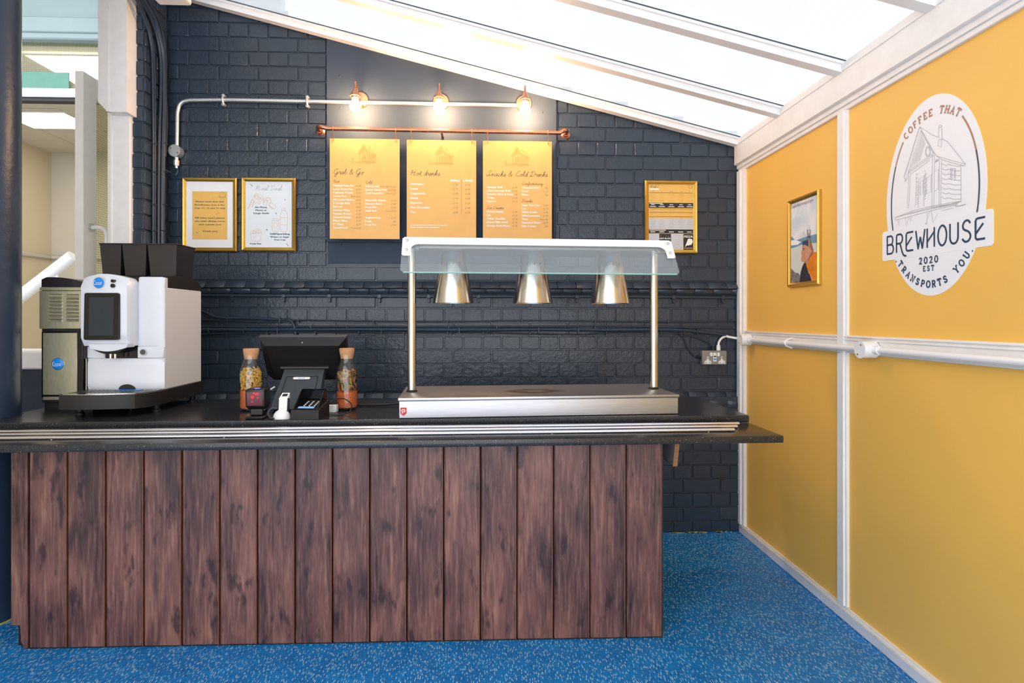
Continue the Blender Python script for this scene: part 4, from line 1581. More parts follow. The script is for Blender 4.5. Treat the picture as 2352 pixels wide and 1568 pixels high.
def badge(parent, x, y, z, r):
    ri = MB().cyl((x, y + 0.012, z), (x, y, z), r, n=28).build('badge_rim', 'chrome', parent)
    di = MB().lathe([(r * 0.93, 0.0), (r * 0.85, 0.0016), (r * 0.4, 0.0024), (0.001, 0.0026)], 28, T(x, y, z) @ RX(PI / 2), cap1=False).build('badge_disc', 'blue_badge', ri)
    t = MB()
    t.ribbon([(x - r * 0.55 + p[0], z + p[1]) for p in ell(0, 0, r * 0.22, r * 0.34, 60, 300, 10)], r * 0.07, y - 0.0036)
    text(t, 'carimali', x - r * 0.48, z - r * 0.12, r * 0.26, y - 0.0036, width=r * 1.1)
    t.ribbon([(x - r * 0.4, z - r * 0.32), (x + r * 0.55, z - r * 0.26)], r * 0.06, y - 0.0036)
    t.build('badge_lettering', 'print_white', di, smooth=False, fix=False)


badge(hd, -0.066, -0.063, 0.545, 0.024)
for (bz_, r_) in ((0.553, 0.0068), (0.533, 0.0085)):
    MB().cyl((-0.012, -0.045, bz_), (-0.012, -0.0615, bz_), r_, n=16).build('sensor', 'black_gloss', hd)
# bean and powder hoppers on top
for k, (x0, x1) in enumerate(((-0.168, -0.075), (-0.071, 0.034), (0.039, 0.166))):
    m = MB()
    z0, z1 = ZT1 + 0.035, ZT1 + 0.195
    y0, y1 = 0.10, 0.26
    q = 0.010
    m.add([(x0 + q, y0 + q, z0), (x1 - q, y0 + q, z0), (x1 - q, y1 - q, z0), (x0 + q, y1 - q, z0), (x0, y0, z1), (x1, y0, z1), (x1, y1, z1), (x0, y1, z1)],
          [(0, 3, 2, 1), (4, 5, 6, 7), (0, 1, 5, 4), (1, 2, 6, 5), (2, 3, 7, 6), (3, 0, 4, 7)])
    h = m.build('hopper', 'hopper_black', cm, smooth=False)
    MB().box(x0 - 0.003, x1 + 0.003, y0 - 0.003, y1 + 0.003, z1 - 0.001, z1 + 0.006, 0.002).build('hopper_lid', 'black_satin', h)
tag(cm, 'white coffee machine with dark touch screen and three black hoppers', 'coffee machine')

# ================================================================== MILK FRIDGE
mf = empty('milk_fridge', (-1.832, 2.60, ZC))
FW = 0.108
MB().box(-FW, FW, 0.0, 0.28, 0.03, 0.532, 0.003).build('body', 'black_satin', mf)
MB().box(-FW + 0.006, FW - 0.006, 0.01, 0.27, 0.0, 0.031).build('plinth', 'rubber', mf, smooth=False)
lidp = [(-FW, 0.532), (-FW, 0.566)] + [(-FW + 2 * FW * t, 0.566 + 0.012 * math.sin(PI * (0.25 + 0.75 * t)) - 0.022 * t * t) for t in [i / 10 for i in range(1, 10)]] + [(FW, 0.542), (FW, 0.532)]
MB().prism(lidp, 0.0, 0.28, 'xz').build('lid', 'hopper_black', mf)
up = MB().box(-FW, FW, -0.014, 0.0, 0.352, 0.516, 0.002).build('louvre_panel', 'steel_fridge', mf)
MB().box(-FW, FW, -0.012, 0.0, 0.518, 0.532, 0.002).build('top_strip', 'steel_fridge', mf)
for cx in (-0.038, 0.034):
    for k in range(8):
        z = 0.496 - k * 0.0155
        lv = MB().add([(cx - 0.026, -0.0143, z + 0.004), (cx + 0.026, -0.0143, z + 0.004), (cx + 0.026, -0.021, z - 0.003), (cx - 0.026, -0.021, z - 0.003), (cx + 0.028, -0.0143, z - 0.005), (cx - 0.028, -0.0143, z - 0.005)],
                      [(0, 1, 2, 3), (3, 2, 4, 5), (0, 3, 5), (1, 4, 2)])
        lv.build('louvre', 'steel_fridge', up, smooth=False)
        MB().box(cx - 0.026, cx + 0.026, -0.0149, -0.0142, z + 0.0042, z + 0.0062).build('louvre_gap', 'black_satin', up, smooth=False)
dr = MB().box(-FW + 0.008, FW - 0.03, -0.012, 0.0, 0.052, 0.340, 0.002).build('door', 'black_gloss', mf)
MB().box(-FW + 0.016, FW - 0.056, -0.0145, -0.010, 0.066, 0.334, 0.001).build('door_skin', 'steel_fridge', dr)
MB().box(-FW + 0.016, FW - 0.056, -0.0145, -0.010, 0.044, 0.058, 0.001).build('kick_strip', 'steel_fridge', dr)
badge(dr, -0.028, -0.0155, 0.200, 0.026)
MB().box(FW - 0.020, FW - 0.016, -0.013, 0.0, 0.04, 0.345).build('edge_strip', 'chrome', mf, smooth=False)
MB().box(FW - 0.008, FW - 0.003, -0.013, 0.0, 0.04, 0.345).build('edge_strip', 'chrome', mf, smooth=False)
tag(mf, 'narrow stainless steel milk fridge with louvred top beside coffee machine', 'fridge')

# ================================================================== TILL
tl = empty('till', (-0.822, 2.58, ZC))
tl.scale = (1.03, 1.0, 0.94)
# curved stand: side profile lofted
prof = [(-0.085, 0.012, 0.098), (-0.075, 0.03, 0.096), (-0.04, 0.075, 0.092), (0.0, 0.12, 0.088), (0.03, 0.155, 0.086), (0.05, 0.178, 0.086), (0.068, 0.188, 0.086)]
vs, fs = [], []
for (y, z, w) in prof:
    vs += [(-w, y, z), (w, y, z), (w, y + 0.03, z - 0.018 if z > 0.05 else 0.004), (-w, y + 0.03, z - 0.018 if z > 0.05 else 0.004)]
for i in range(len(prof) - 1):
    for k in range(4):
        q = (k + 1) % 4
        fs.append((4 * i + k, 4 * i + q, 4 * i + 4 + q, 4 * i + 4 + k))
fs += [(0, 3, 2, 1), tuple(4 * (len(prof) - 1) + k for k in range(4))]
sd = MB().add(vs, fs).build('stand', 'stand_grey', tl, angle=0.8)
# inset cover line on the stand and white name plate
def on_stand(x, t):
    y = -0.072 + (0.03 + 0.072) * t
    z = 0.034 + (0.155 - 0.034) * t
    return Vector((x, y - 0.002, z + 0.0016))


ln = MB()
for (xa, ta, xb, tb) in ((-0.070, 0.05, -0.066, 0.93), (0.070, 0.05, 0.066, 0.93), (-0.066, 0.93, 0.066, 0.93)):
    ln.tube([on_stand(xa, ta), on_stand((xa + xb) / 2, (ta + tb) / 2) + Vector((0, -0.0015, 0.001)), on_stand(xb, tb)], 0.001, 5)
ln.build('cover_seam', 'black_satin', sd)
ang = math.atan2(0.121, 0.102)
MS = Matrix.Translation(on_stand(0.0, 0.86) + Vector((0, -0.002, 0.002))) @ RX(-(PI / 2 - ang))
npl = MB().prism(rrect(0.072, 0.0125, 0.006), -0.001, 0.001, 'xz', MS).build('name_plate', 'print_white', sd, smooth=False)
tx = MB()
text(tx, 'Panasonic', 0, -0.0024, 0.0052, -0.0014, 'C', bold=0.01)
tx.v = [tuple(MS @ Vector(p)) for p in tx.v]
tx.build('name_lettering', 'blue_badge', npl, smooth=False, fix=False)
MB().cyl((-0.104, 0.062, 0.186), (0.104, 0.062, 0.186), 0.012, n=16).build('hinge', 'black_plastic', tl)
MB().box(-0.105, 0.105, -0.03, 0.14, 0.0, 0.014, 0.006, seg=2).build('foot_plate', 'black_plastic', tl)
# monitor seen from behind: top edge leans towards the customer
MM = T(0.0, 0.075, 0.225) @ RX(math.radians(24))
wt, wb_, ht, hb = 0.186, 0.178, 0.118, -0.112
bk = MB()
ring0 = [(-wt, ht), (wt, ht), (wb_, hb + 0.03), (wb_ - 0.025, hb), (-wb_ + 0.025, hb), (-wb_, hb + 0.03)]
ring1 = [(-wt + 0.028, ht - 0.030), (wt - 0.028, ht - 0.030), (wb_ - 0.045, hb + 0.045), (wb_ - 0.06, hb + 0.03), (-wb_ + 0.06, hb + 0.03), (-wb_ + 0.045, hb + 0.045)]
vs = [(x, 0.02, z) for x, z in ring0] + [(x, 0.0, z) for x, z in ring0] + [(x, -0.03, z) for x, z in ring1]
fs = []
for k in range(2):
    for i in range(6):
        j = (i + 1) % 6
        fs.append((6 * k + i, 6 * k + j, 6 * k + 6 + j, 6 * k + 6 + i))
fs += [(5, 4, 3, 2, 1, 0), (12, 13, 14, 15, 16, 17)]
mo = bk.add(vs, fs, MM).build('monitor_shell', 'black_plastic', tl, angle=0.4)
MB().box(-wt - 0.001, wt + 0.001, 0.0, 0.021, ht - 0.004, ht + 0.004, 0.002, MM).build('top_edge', 'stand_grey', mo)
MB().box(-wt + 0.012, wt - 0.012, 0.0205, 0.023, hb + 0.012, ht - 0.012, 0, MM).build('screen', 'screen_dark', mo, smooth=False)
vt = MB()
for k in range(34):
    xx = -0.10 + k * 0.006
    vt.box(xx, xx + 0.0022, -0.0305, -0.028, 0.022, 0.048, 0, MM)
for k in range(24):
    xx = -0.075 + k * 0.0062
    hgt = 0.018 * math.sin(PI * (k + 1) / 25)
    vt.box(xx, xx + 0.003, -0.0305, -0.028, -0.042 - hgt, -0.042, 0, MM)
for k in range(13):
    vt.box(-0.065 + k * 0.011, -0.062 + k * 0.011, -0.0305, -0.028, -0.02, -0.017, 0, MM)
vt.build('vent_slots', 'rubber', mo, smooth=False)['kind'] = 'stuff'
hc = MB()
pp = rrect(0.17, 0.05, 0.02)
hc.ribbon(pp, 0.0012, -0.0152, closed=True)
hc.v = [tuple(MM @ T(0, 0.001, ht - 0.028) @ RX(math.radians(-45)) @ Vector(p)) for p in hc.v]
hc.build('port_cover_seam', 'rubber', mo, smooth=False)
MB().box(-0.092, 0.092, -0.044, -0.02, hb + 0.044, hb + 0.066, 0.004, MM).build('hinge_housing', 'black_plastic', mo)
MB().cyl(MM @ Vector((0.0, -0.016, ht - 0.018)), MM @ Vector((0.0, -0.0215, ht - 0.021)), 0.003, n=10).build('screw', 'steel_polished', mo)
tag(tl, 'black touch screen till on grey stand seen from behind between bottles', 'till')

# ---- red-eyed barcode scanner cube
e = empty('barcode_scanner', (-0.921, 2.345, ZC))
MB().box(-0.036, 0.036, -0.03, 0.045, 0.0, 0.010, 0.004).build('base_plate', 'black_plastic', e)
MB().box(-0.026, 0.026, 0.0, 0.035, 0.010, 0.042, 0.004).build('neck', 'black_plastic', e)
KN = MB().cyl((0.028, 0.012, 0.032), (0.034, 0.012, 0.032), 0.010, n=14).build('knob', 'black_gloss', e)
MC = T(0, 0.012, 0.078) @ RX(math.radians(4))
bd_ = MB().box(-0.038, 0.038, -0.03, 0.04, -0.032, 0.040, 0.006, MC, 2)
bd_.add([(-0.036, -0.028, -0.030), (0.036, -0.028, -0.030), (0.036, 0.036, -0.030), (-0.036, 0.036, -0.030), (-0.028, -0.012, -0.044), (0.028, -0.012, -0.044), (0.028, 0.03, -0.044), (-0.028, 0.03, -0.044)],
        [(0, 1, 5, 4), (1, 2, 6, 5), (2, 3, 7, 6), (3, 0, 4, 7), (4, 5, 6, 7)], MC)
hs = bd_.build('housing', 'black_plastic', e)
wn = MB().box(-0.030, 0.030, -0.0312, -0.028, -0.024, 0.030, 0, MC).build('window', 'scanner_red', hs, smooth=False)
sp = MB()
for (x, z, r) in ((-0.008, 0.010, 0.006), (0.004, 0.022, 0.004), (-0.009, -0.008, 0.003), (0.012, 0.008, 0.0025), (0.012, 0.024, 0.005), (-0.002, 0.026, 0.004)):
    sp.cyl((x, -0.0312, z), (x, -0.0318, z), r, n=10, M=MC)
sp.build('laser_glints', 'scanner_spark', wn, smooth=False)
MB().prism([(-0.012, 0.0), (0.012, 0.0), (0.0, -0.012)], 0.0402, 0.0412, 'xy', MC).build('indicator', 'indicator_blue', hs, smooth=False)
tag(e, 'small black cube barcode scanner with glowing red window on counter', 'barcode scanner')

# ---- fingerprint reader: white upright wand in a rounded foot
e = empty('fingerprint_reader', (-0.818, 2.335, ZC))
ft = MB().lathe([(0.028, 0.0), (0.028, 0.006), (0.025, 0.018), (0.019, 0.028), (0.012, 0.033)], 24, Matrix.Diagonal((1.2, 0.9, 1, 1))).build('foot', 'white_plastic', e)
MW = T(0.004, 0.004, 0.026) @ RX(math.radians(-6))
wd = MB().box(-0.016, 0.018, -0.012, 0.016, 0.0, 0.056, 0.005, MW, 2).build('wand', 'white_plastic', e)
cap = MB().prism([(-0.013, 0.054), (0.020, 0.054), (0.020, 0.054)], -0.01, 0.0, 'xz', MW)
tp = MB().add([(-0.016, -0.012, 0.05), (0.018, -0.012, 0.05), (0.018, 0.018, 0.074), (-0.012, 0.018, 0.074), (-0.016, 0.02, 0.05), (0.018, 0.02, 0.05)], [(0, 1, 2, 3), (0, 3, 4), (1, 5, 2), (3, 2, 5, 4), (0, 4, 5, 1)], MW).build('sloped_top', 'white_plastic', wd, smooth=False)
MB().add([(-0.008, 0.0, 0.0602), (0.012, 0.0, 0.0602), (0.013, 0.012, 0.0698), (-0.006, 0.012, 0.0698)], [(0, 1, 2, 3)], MW @ T(0, -0.0006, 0.0006)).build('sensor_pad', 'black_gloss', wd, smooth=False)
MB().box(0.0165, 0.0195, -0.008, 0.014, 0.002, 0.054, 0.001, MW).build('side_strip', 'stand_grey', wd)
tag(e, 'small white upright fingerprint reader in front of the till stand', 'reader')

# ---- card keypad with hood
e = empty('card_keypad', (-0.712, 2.355, ZC), math.radians(-6))
side = [(-0.055, 0.0), (0.055, 0.0), (0.055, 0.064), (-0.055, 0.036)]
MB().prism(side, -0.056, 0.056, 'yz').build('case', 'black_satin', e, smooth=False)
MK = T(0, -0.055, 0.036) @ RX(math.atan2(0.028, 0.11))
MB().box(-0.045, 0.045, 0.008, 0.10, 0.0, 0.004, 0.001, MK).build('key_plate', 'black_gloss', e)
ks = MB()
for r in range(4):
    for c in range(3):
        ks.box(-0.020 + c * 0.021, -0.014 + c * 0.021, 0.036 + r * 0.014, 0.041 + r * 0.014, 0.004, 0.0052, 0, MK)
ks.build('key_legends', 'print_white', e, smooth=False)
MB().box(-0.034, 0.030, 0.014, 0.028, 0.004, 0.0048, 0, MK).build('display', 'lcd_blue', e, smooth=False)
hdp = MB()
hdp.prism([(0.002, 0.0), (0.108, 0.0), (0.108, 0.048), (0.09, 0.048)], -0.049, -0.045, 'yz', MK)
hdp.prism([(0.002, 0.0), (0.108, 0.0), (0.108, 0.048), (0.09, 0.048)], 0.045, 0.049, 'yz', MK)
hdp.box(-0.049, 0.049, 0.106, 0.110, 0.0, 0.048, 0, MK)
hdp.build('hood', 'black_gloss', e, smooth=False)
tag(e, 'black hooded card keypad with lit blue display on the counter', 'keypad')

# small white adaptor box behind the keypad
e = empty('adaptor', (-0.668, 2.48, ZC))
MB().box(-0.03, 0.03, -0.015, 0.02, 0.0, 0.034, 0.003).build('case', 'white_plastic', e)
MB().box(-0.03, 0.03, -0.012, 0.017, 0.034, 0.040, 0.001).build('top', 'black_satin', e)
tag(e, 'small white box partly hidden behind the keypad and right bottle', 'adaptor')

# ---- pasta bottles
def bottle(x, y, label):
    e = empty('storage_bottle', (x, y, ZC))
    prof = [(0.040, 0.0), (0.045, 0.004), (0.0465, 0.012), (0.0465, 0.155), (0.045, 0.172), (0.036, 0.200), (0.0305, 0.215), (0.0295, 0.245)]
    inn = [(0.0275, 0.245), (0.0285, 0.214), (0.034, 0.199), (0.043, 0.171), (0.0445, 0.155), (0.0445, 0.014), (0.001, 0.010)]
    MB().lathe(prof + inn, 36, cap1=False).build('glass', 'clear_glass', e)
    MB().lathe([(0.026, 0.222), (0.0305, 0.2455), (0.0325, 0.262), (0.031, 0.267), (0.001, 0.268)], 28, cap1=False).build('cork', 'cork', e)
    tag(e, label, 'bottle', 'corked pasta bottles beside the till')
    return e


bottle(-1.022, 2.544, 'corked glass bottle of yellow macaroni over orange lentils, left of till')
bottle(-0.615, 2.553, 'corked glass bottle of mixed pasta spirals over orange lentils, right of till')


def lentils(x, y, top, label):
    rnd = random.Random(int(x * 100))
    m = MB()
    n = 30
    prof = [(0.041, 0.012)] + [(0.0435, 0.018 + (top - 0.018) * i / 14) for i in range(15)] + [(0.03, top + 0.003), (0.001, top + 0.004)]
    m.lathe(prof, n, T(x, y, ZC), cap1=False)
    m.v = [(px + rnd.uniform(-0.0008, 0.0008), py + rnd.uniform(-0.0008, 0.0008), pz + rnd.uniform(-0.0008, 0.0008)) for px, py, pz in m.v]
    o = m.build('lentils', 'lentil_orange')
    tag(o, label, 'lentils', kind='stuff')


lentils(-1.022, 2.544, 0.088, 'orange lentils in the bottom of the macaroni bottle')
lentils(-0.615, 2.553, 0.078, 'orange lentils in the bottom of the mixed pasta bottle')
# macaroni
rnd = random.Random(3)
m = MB()
for ring in range(13):
    z = 0.094 + ring * 0.0072
    rr = 0.0375
    if z > 0.168:
        rr = 0.030
    for k in range(17 if rr > 0.035 else 12):
        a = 2 * PI * (k + 0.5 * (ring % 2)) / (17 if rr > 0.035 else 12) + rnd.uniform(-0.1, 0.1)
        c = Vector((-1.022 + rr * math.cos(a), 2.544 + rr * math.sin(a), ZC + z + rnd.uniform(-0.003, 0.003)))
        R = Matrix.Rotation(rnd.uniform(0, 6.28), 4, 'X') @ Matrix.Rotation(rnd.uniform(0, 6.28), 4, 'Y') @ Matrix.Rotation(rnd.uniform(0, 6.28), 4, 'Z')
        pts = [c + (R @ Vector((0.0046 * math.cos(t), 0.0046 * math.sin(t), 0))) for t in (0.3, 1.1, 1.9, 2.7, 3.5)]
        m.tube(pts, 0.0023, 6)
o = m.build('macaroni', 'macaroni_yellow')
tag(o, 'yellow macaroni filling the upper part of the left bottle', 'pasta', kind='stuff')
# fusilli
m = MB()
rnd = random.Random(11)
for k in range(96):
    a = rnd.uniform(0, 2 * PI)
    r = rnd.uniform(0.022, 0.038)
    z = rnd.uniform(0.086, 0.165)
    c = Vector((-0.615 + r * math.cos(a), 2.553 + r * math.sin(a), ZC + z))
    m.use(('fusilli_yellow', 'fusilli_yellow', 'fusilli_green', 'fusilli_red')[k % 4])
    ax = Vector((-math.sin(a), math.cos(a), 0)) * rnd.uniform(-1, 1) + Vector((0, 0, rnd.uniform(-1, 1)))
    ax.normalize()
    s1 = ax.cross(Vector((math.cos(a), math.sin(a), 0.1))).normalized()
    s2 = ax.cross(s1)
    L = 0.026
    for blade in range(2):
        vs, fs = [], []
        nn = 22
        for i in range(nn + 1):
            t = i / nn
            p = c + ax * (t - 0.5) * L
            an = t * 4.5 * 2 * PI / 2 + blade * PI / 2
            d = (s1 * math.cos(an) + s2 * math.sin(an)) * 0.0042
            vs += [p + d, p - d]
        for i in range(nn):
            fs.append((2 * i, 2 * i + 1, 2 * i + 3, 2 * i + 2))
        m.add(vs, fs)
o = m.build('pasta_spirals', None, fix=False)
tag(o, 'mixed yellow, green and red pasta spirals in the right bottle', 'pasta', kind='stuff')


# ================================================================== ON THE BACK WALL
# flat painted board behind the menus
e = empty('backing_board', (0, YB, 0))
zl = at(1000, 556, YB).z
yb = -0.012
m = MB().prism([(BX0, zl), (BX1, zl), (BX1, zr(BX1) + 0.012), (BX0, zr(BX0) + 0.012)], yb, 0.003, 'xz')
m.build('upper_panel', 'navy_board', e, smooth=False)
m = MB().box(BX0 + 0.004, BX1, -0.006, 0.003, BZ0, zl).build('lower_panel', 'navy_board', e, smooth=False)
zt0, zt1 = at(1000, 558, YB).z, at(1000, 546, YB).z
MB().box(BX0, BX1, yb - 0.012, yb, zt0, zt1, 0.002).build('batten', 'navy_board', e)
MB().box(BX1 - 0.018, BX1 - 0.004, yb - 0.010, yb, zt1, at(1270, 330, YB).z, 0.002).build('batten', 'navy_board', e)
for (u, v) in ((782, 177), (783, 250), (1245, 259), (783, 561), (1000, 140)):
    q = at(u, v, YB)
    MB().lathe([(0.007, 0.0), (0.006, 0.002), (0.002, 0.004)], 10, T(q.x, yb, q.z) @ RX(PI / 2)).build('screw_cap', 'navy_board', e)
tag(e, 'smooth dark blue board fixed to the brick wall behind the menus', 'board')

# ---- galvanised conduit feeding the wall lamps
YC = 3.262
cn = empty('conduit', at(405, 348, YC))
o0 = cn.location.copy()
pts = [at(406, 335, YC), at(407, 270, YC)] + smooth_path([at(407, 262, YC), at(411, 244, YC), at(420, 234, YC), at(436, 230, YC)], 6) + [at(520, 229.5, YC), at(760, 234, YC), at(1190, 242, YC)]
MB().tube([p - o0 for p in pts], 0.0105, 14).build('tube', 'galvanised', cn)
for u, v in ((513, 229.5), (706, 233)):
    q = at(u, v, YC) - o0
    sd_ = MB().tube([q + Vector((0, 0, -0.026)), q + Vector((0, -0.004, -0.018)), q + Vector((0, -0.0125, -0.006)), q + Vector((0, -0.0125, 0.006)), q + Vector((0, -0.004, 0.018)), q + Vector((0, 0, 0.026))], 0.006, 8)
    sd_.cyl(q + Vector((0, 0.02, 0.024)), q + Vector((0, -0.004, 0.024)), 0.009, n=10)
    sd_.cyl(q + Vector((0, 0.02, -0.024)), q + Vector((0, -0.004, -0.024)), 0.009, n=10)
    sd_.build('saddle', 'galvanised', cn)
jb = MB().cyl((0, 0.02, 0), (0, -0.022, 0), 0.033, n=28).build('junction_box', 'galvanised', cn)
for sx, sz in ((-0.018, 0.012), (0.018, -0.012)):
    MB().cyl((sx, -0.022, sz), (sx, -0.025, sz), 0.004, n=8).build('screw', 'brass', jb)
g = at(406, 374, YC) - o0
MB().cyl((0, 0, -0.03), (0, 0, -0.05), 0.011, n=12).cyl((0, 0, -0.05), (0, 0, -0.078), 0.016, 0.014, 8).cyl((0, 0, -0.078), (0, 0, -0.092), 0.008, n=10).build('cable_gland', 'galvanised', cn)
tag(cn, 'galvanised steel conduit bending along the wall to the copper lamps', 'conduit')
CLIP = MB().box(-0.003, 0.003, -0.006, 0.02, -0.012, 0.012, 0.002)


def cable(name, pts, r, label, cat='cable', mat='navy_cable', clips=(), group=None, n=8, k=6, plain_path=False, clip_mat=None, vert=False):
    P = [Vector(p) for p in pts]
    e = empty(name, P[0])
    path = P if plain_path else smooth_path(P, k)
    MB().tube([p - P[0] for p in path], r, n).build('sheath', mat, e)
    for c in clips:
        q = Vector(c) - P[0]
        if vert:
            MB().box(q.x - r - 0.003, q.x + r + 0.003, q.y - r - 0.002, q.y + r + 0.004, q.z - 0.003, q.z + 0.003, 0.001).build('clip', clip_mat or mat, e)
        else:
            cl = MB().box(q.x - 0.003, q.x + 0.003, q.y - r - 0.002, q.y + r + 0.004, q.z - r - 0.003, q.z + r + 0.003, 0.001)
            cl.box(q.x - 0.004, q.x + 0.004, q.y - r, q.y + r + 0.004, q.z - r - 0.010, q.z - r - 0.002, 0.001)
            cl.build('clip', clip_mat or mat, e)
    tag(e, label, cat, group)
    return e


cable('cable', [at(406, 384, 3.262), at(408, 395, 3.262), at(402, 402, 3.262), at(390, 395, 3.262), at(372, 388, 3.235), at(366, 392, 3.235)], 0.0045, 'short dark cable looping from the conduit gland to the corner cables')

# pipe under the ledge
pp = [at(u, v, 3.272) for u, v in ((300, 677), (640, 679), (1000, 680.5), (1400, 681), (1688, 683))]
cl = [at(u, v, 3.272) for u, v in ((533, 679), (652, 680), (757, 680), (872, 681), (985, 681), (1099, 681), (1325, 682), (1434, 682), (1547, 683), (1660, 683))]
e = empty('pipe', pp[0])
MB().tube([p - pp[0] for p in pp], 0.0085, 12).build('tube', 'navy_cable', e)
for c in cl:
    q = c - pp[0]
    m = MB().box(q.x - 0.011, q.x + 0.011, q.y - 0.011, q.y + 0.02, q.z - 0.009, q.z + 0.011, 0.002)
    m.box(q.x - 0.006, q.x + 0.006, q.y - 0.004, q.y + 0.02, q.z - 0.034, q.z - 0.008, 0.002)
    m.cyl(q + Vector((0, 0.0, -0.026)), q + Vector((0, -0.01, -0.026)), 0.006, n=8)
    m.build('clip', 'navy_cable', e)
tag(e, 'thin dark painted pipe clipped just under the brick ledge', 'pipe')

# runs of painted cables along the wall
G = 'painted cables along the back wall'
Y0 = 3.272
cable('cable', [at(u, v, Y0) for u, v in ((440, 734), (520, 735), (600, 739), (670, 737), (690, 735), (860, 737), (1050, 738), (1200, 736), (1367, 737), (1530, 739), (1689, 736))], 0.0042,
      'thin dark cable, uppermost of the runs along the back wall', clips=[at(u, v, Y0) for u, v in ((685, 735), (858, 737), (1028, 738), (1199, 736), (1367, 737), (1534, 738))], group=G)
cable('cable', [at(u, v, Y0) for u, v in ((440, 710), (470, 716), (492, 726), (520, 730), (580, 731), (640, 734), (662, 734), (672, 742), (677, 756), (679, 775))], 0.0075,
      'dark cable swooping from behind the coffee machine down to the till', clips=[at(523, 730, Y0), at(643, 734, Y0)], group=G)
cable('cable', [at(u, v, Y0) for u, v in ((440, 749), (560, 750), (700, 750), (860, 750), (1040, 750), (1240, 750), (1400, 749), (1600, 752), (1689, 753))], 0.006,
      'dark cable running just above the thick wall cable', clips=[at(u, v, Y0) for u, v in ((511, 749), (565, 750), (715, 750), (797, 750), (1031, 750), (1141, 750), (1366, 749))], group=G)
cable('cable', [at(u, v, Y0 - 0.004) for u, v in ((440, 756), (560, 757), (700, 757), (860, 757), (1040, 758), (1240, 757), (1400, 758), (1530, 757), (1600, 761), (1689, 772))], 0.0095,
      'thickest dark cable running along the back wall', clips=[at(u, v, Y0 - 0.004) for u, v in ((480, 757), (560, 757), (638, 757), (877, 758), (1055, 757), (1237, 757), (1328, 758), (1601, 760))], group=G)
cable('cable', [at(u, v, Y0) for u, v in ((440, 768), (520, 765), (610, 764), (720, 763), (820, 763), (930, 764), (1100, 764), (1220, 766), (1330, 768), (1395, 764), (1500, 763), (1555, 765), (1572, 776), (1580, 798), (1592, 815), (1604, 821))], 0.0042,
      'thin dark cable, lowest of the wall runs, dropping to the socket side', clips=[at(u, v, Y0) for u, v in ((522, 764), (614, 764), (724, 763), (824, 763), (927, 764), (1028, 764), (1110, 764), (1217, 766), (1393, 764), (1518, 763), (1564, 767))], group=G)
cable('cable', [at(u, v, Y0) for u, v in ((1560, 764), (1585, 770), (1612, 780), (1630, 790), (1636, 798))], 0.0042, 'short dark cable curving down into the top of the socket', group=G)
# vertical cables in the corner
YV = 3.20
CG = 'painted cables in the left corner'
spec = [((309, -8), (330, 40), (345, 90), (350, 150), (352, 300), (352, 450), (352, 575), 0.0055, 'thin dark corner cable, furthest left of the upright bundle'),
        ((313, -8), (338, 50), (350, 100), (355, 170), (356, 300), (356, 450), (356, 575), 0.0055, 'thin dark corner cable, second from left in the upright bundle'),
        ((318, -8), (345, 40), (362, 90), (369, 140), (369, 220), (365, 340), (364, 575), 0.0075, 'dark corner cable in the middle of the upright bundle'),
        ((324, -8), (352, 40), (368, 90), (376, 140), (377, 250), (374, 360), (373, 575), 0.0125, 'thickest dark cable of the upright corner bundle'),
        ((334, -8), (360, 40), (374, 80), (381, 130), (381, 200), (383, 290), (379, 360), 0.006, 'dark corner cable, furthest right of the upright bundle')]
for k, sp_ in enumerate(spec):
    *pp, r, lab = sp_
    yy = YV + (0.0, 0.005, 0.02, 0.03, 0.045)[k]
    xx = XC + 0.006 + (0.004, 0.004, 0.008, 0.016, 0.012)[k]
    cable('cable', [on_x(u, v, xx) for u, v in pp], r, lab, clips=[on_x(pp[4][0] + (pp[-1][0] - pp[4][0]) * (v - pp[4][1]) / (pp[-1][1] - pp[4][1]), v, xx) for v in ((330, 395, 470, 530) if k in (0, 1, 3) else ())], group=CG, vert=True)

# ---- copper wall lamps with bare bulbs
LG = 'copper wall lamps over the menus'


def sconce(u, v, label):
    p = at(u, v, YB - 0.012)
    e = empty('wall_lamp', p)
    MB().lathe([(0.046, 0.0), (0.046, 0.006), (0.043, 0.011), (0.004, 0.014)], 32, RX(PI / 2)).build('back_plate', 'copper_satin', e)
    path = smooth_path([(0, -0.012, -0.024), (0, -0.035, -0.010), (0, -0.075, 0.028), (0, -0.112, 0.045), (0, -0.127, 0.045), (0, -0.130, 0.03)], 5)
    MB().tube(path, 0.0045, 10).build('arm', 'copper', e)
    MT = T(0, -0.130, 0)
    ho = MB().lathe([(0.006, 0.052), (0.0045, 0.048), (0.0045, 0.02), (0.009, 0.016), (0.011, 0.004), (0.018, -0.006), (0.022, -0.016), (0.022, -0.020), (0.029, -0.021), (0.029, -0.026), (0.021, -0.027), (0.019, -0.036)], 24, MT).build('bulb_holder', 'copper', e)
    MB().lathe([(0.013, -0.034), (0.015, -0.044), (0.022, -0.058), (0.0285, -0.074), (0.029, -0.085), (0.024, -0.099), (0.014, -0.107), (0.001, -0.110)], 24, MT, cap1=False).build('bulb', 'bulb_glow', e)
    MB().lathe([(0.008, 0.0), (0.008, 0.004), (0.003, 0.012)], 12, T(0.014, -0.012, -0.036) @ RX(PI / 2)).build('plate_screw', 'brass', e)
    tag(e, label, 'wall lamp', LG)
    return e


sconce(828, 231, 'copper wall lamp with lit bare bulb above the grab and go menu')
sconce(1013, 235, 'copper wall lamp with lit bare bulb above the hot drinks menu')
sconce(1203, 239, 'copper wall lamp with lit bare bulb above the snacks menu')

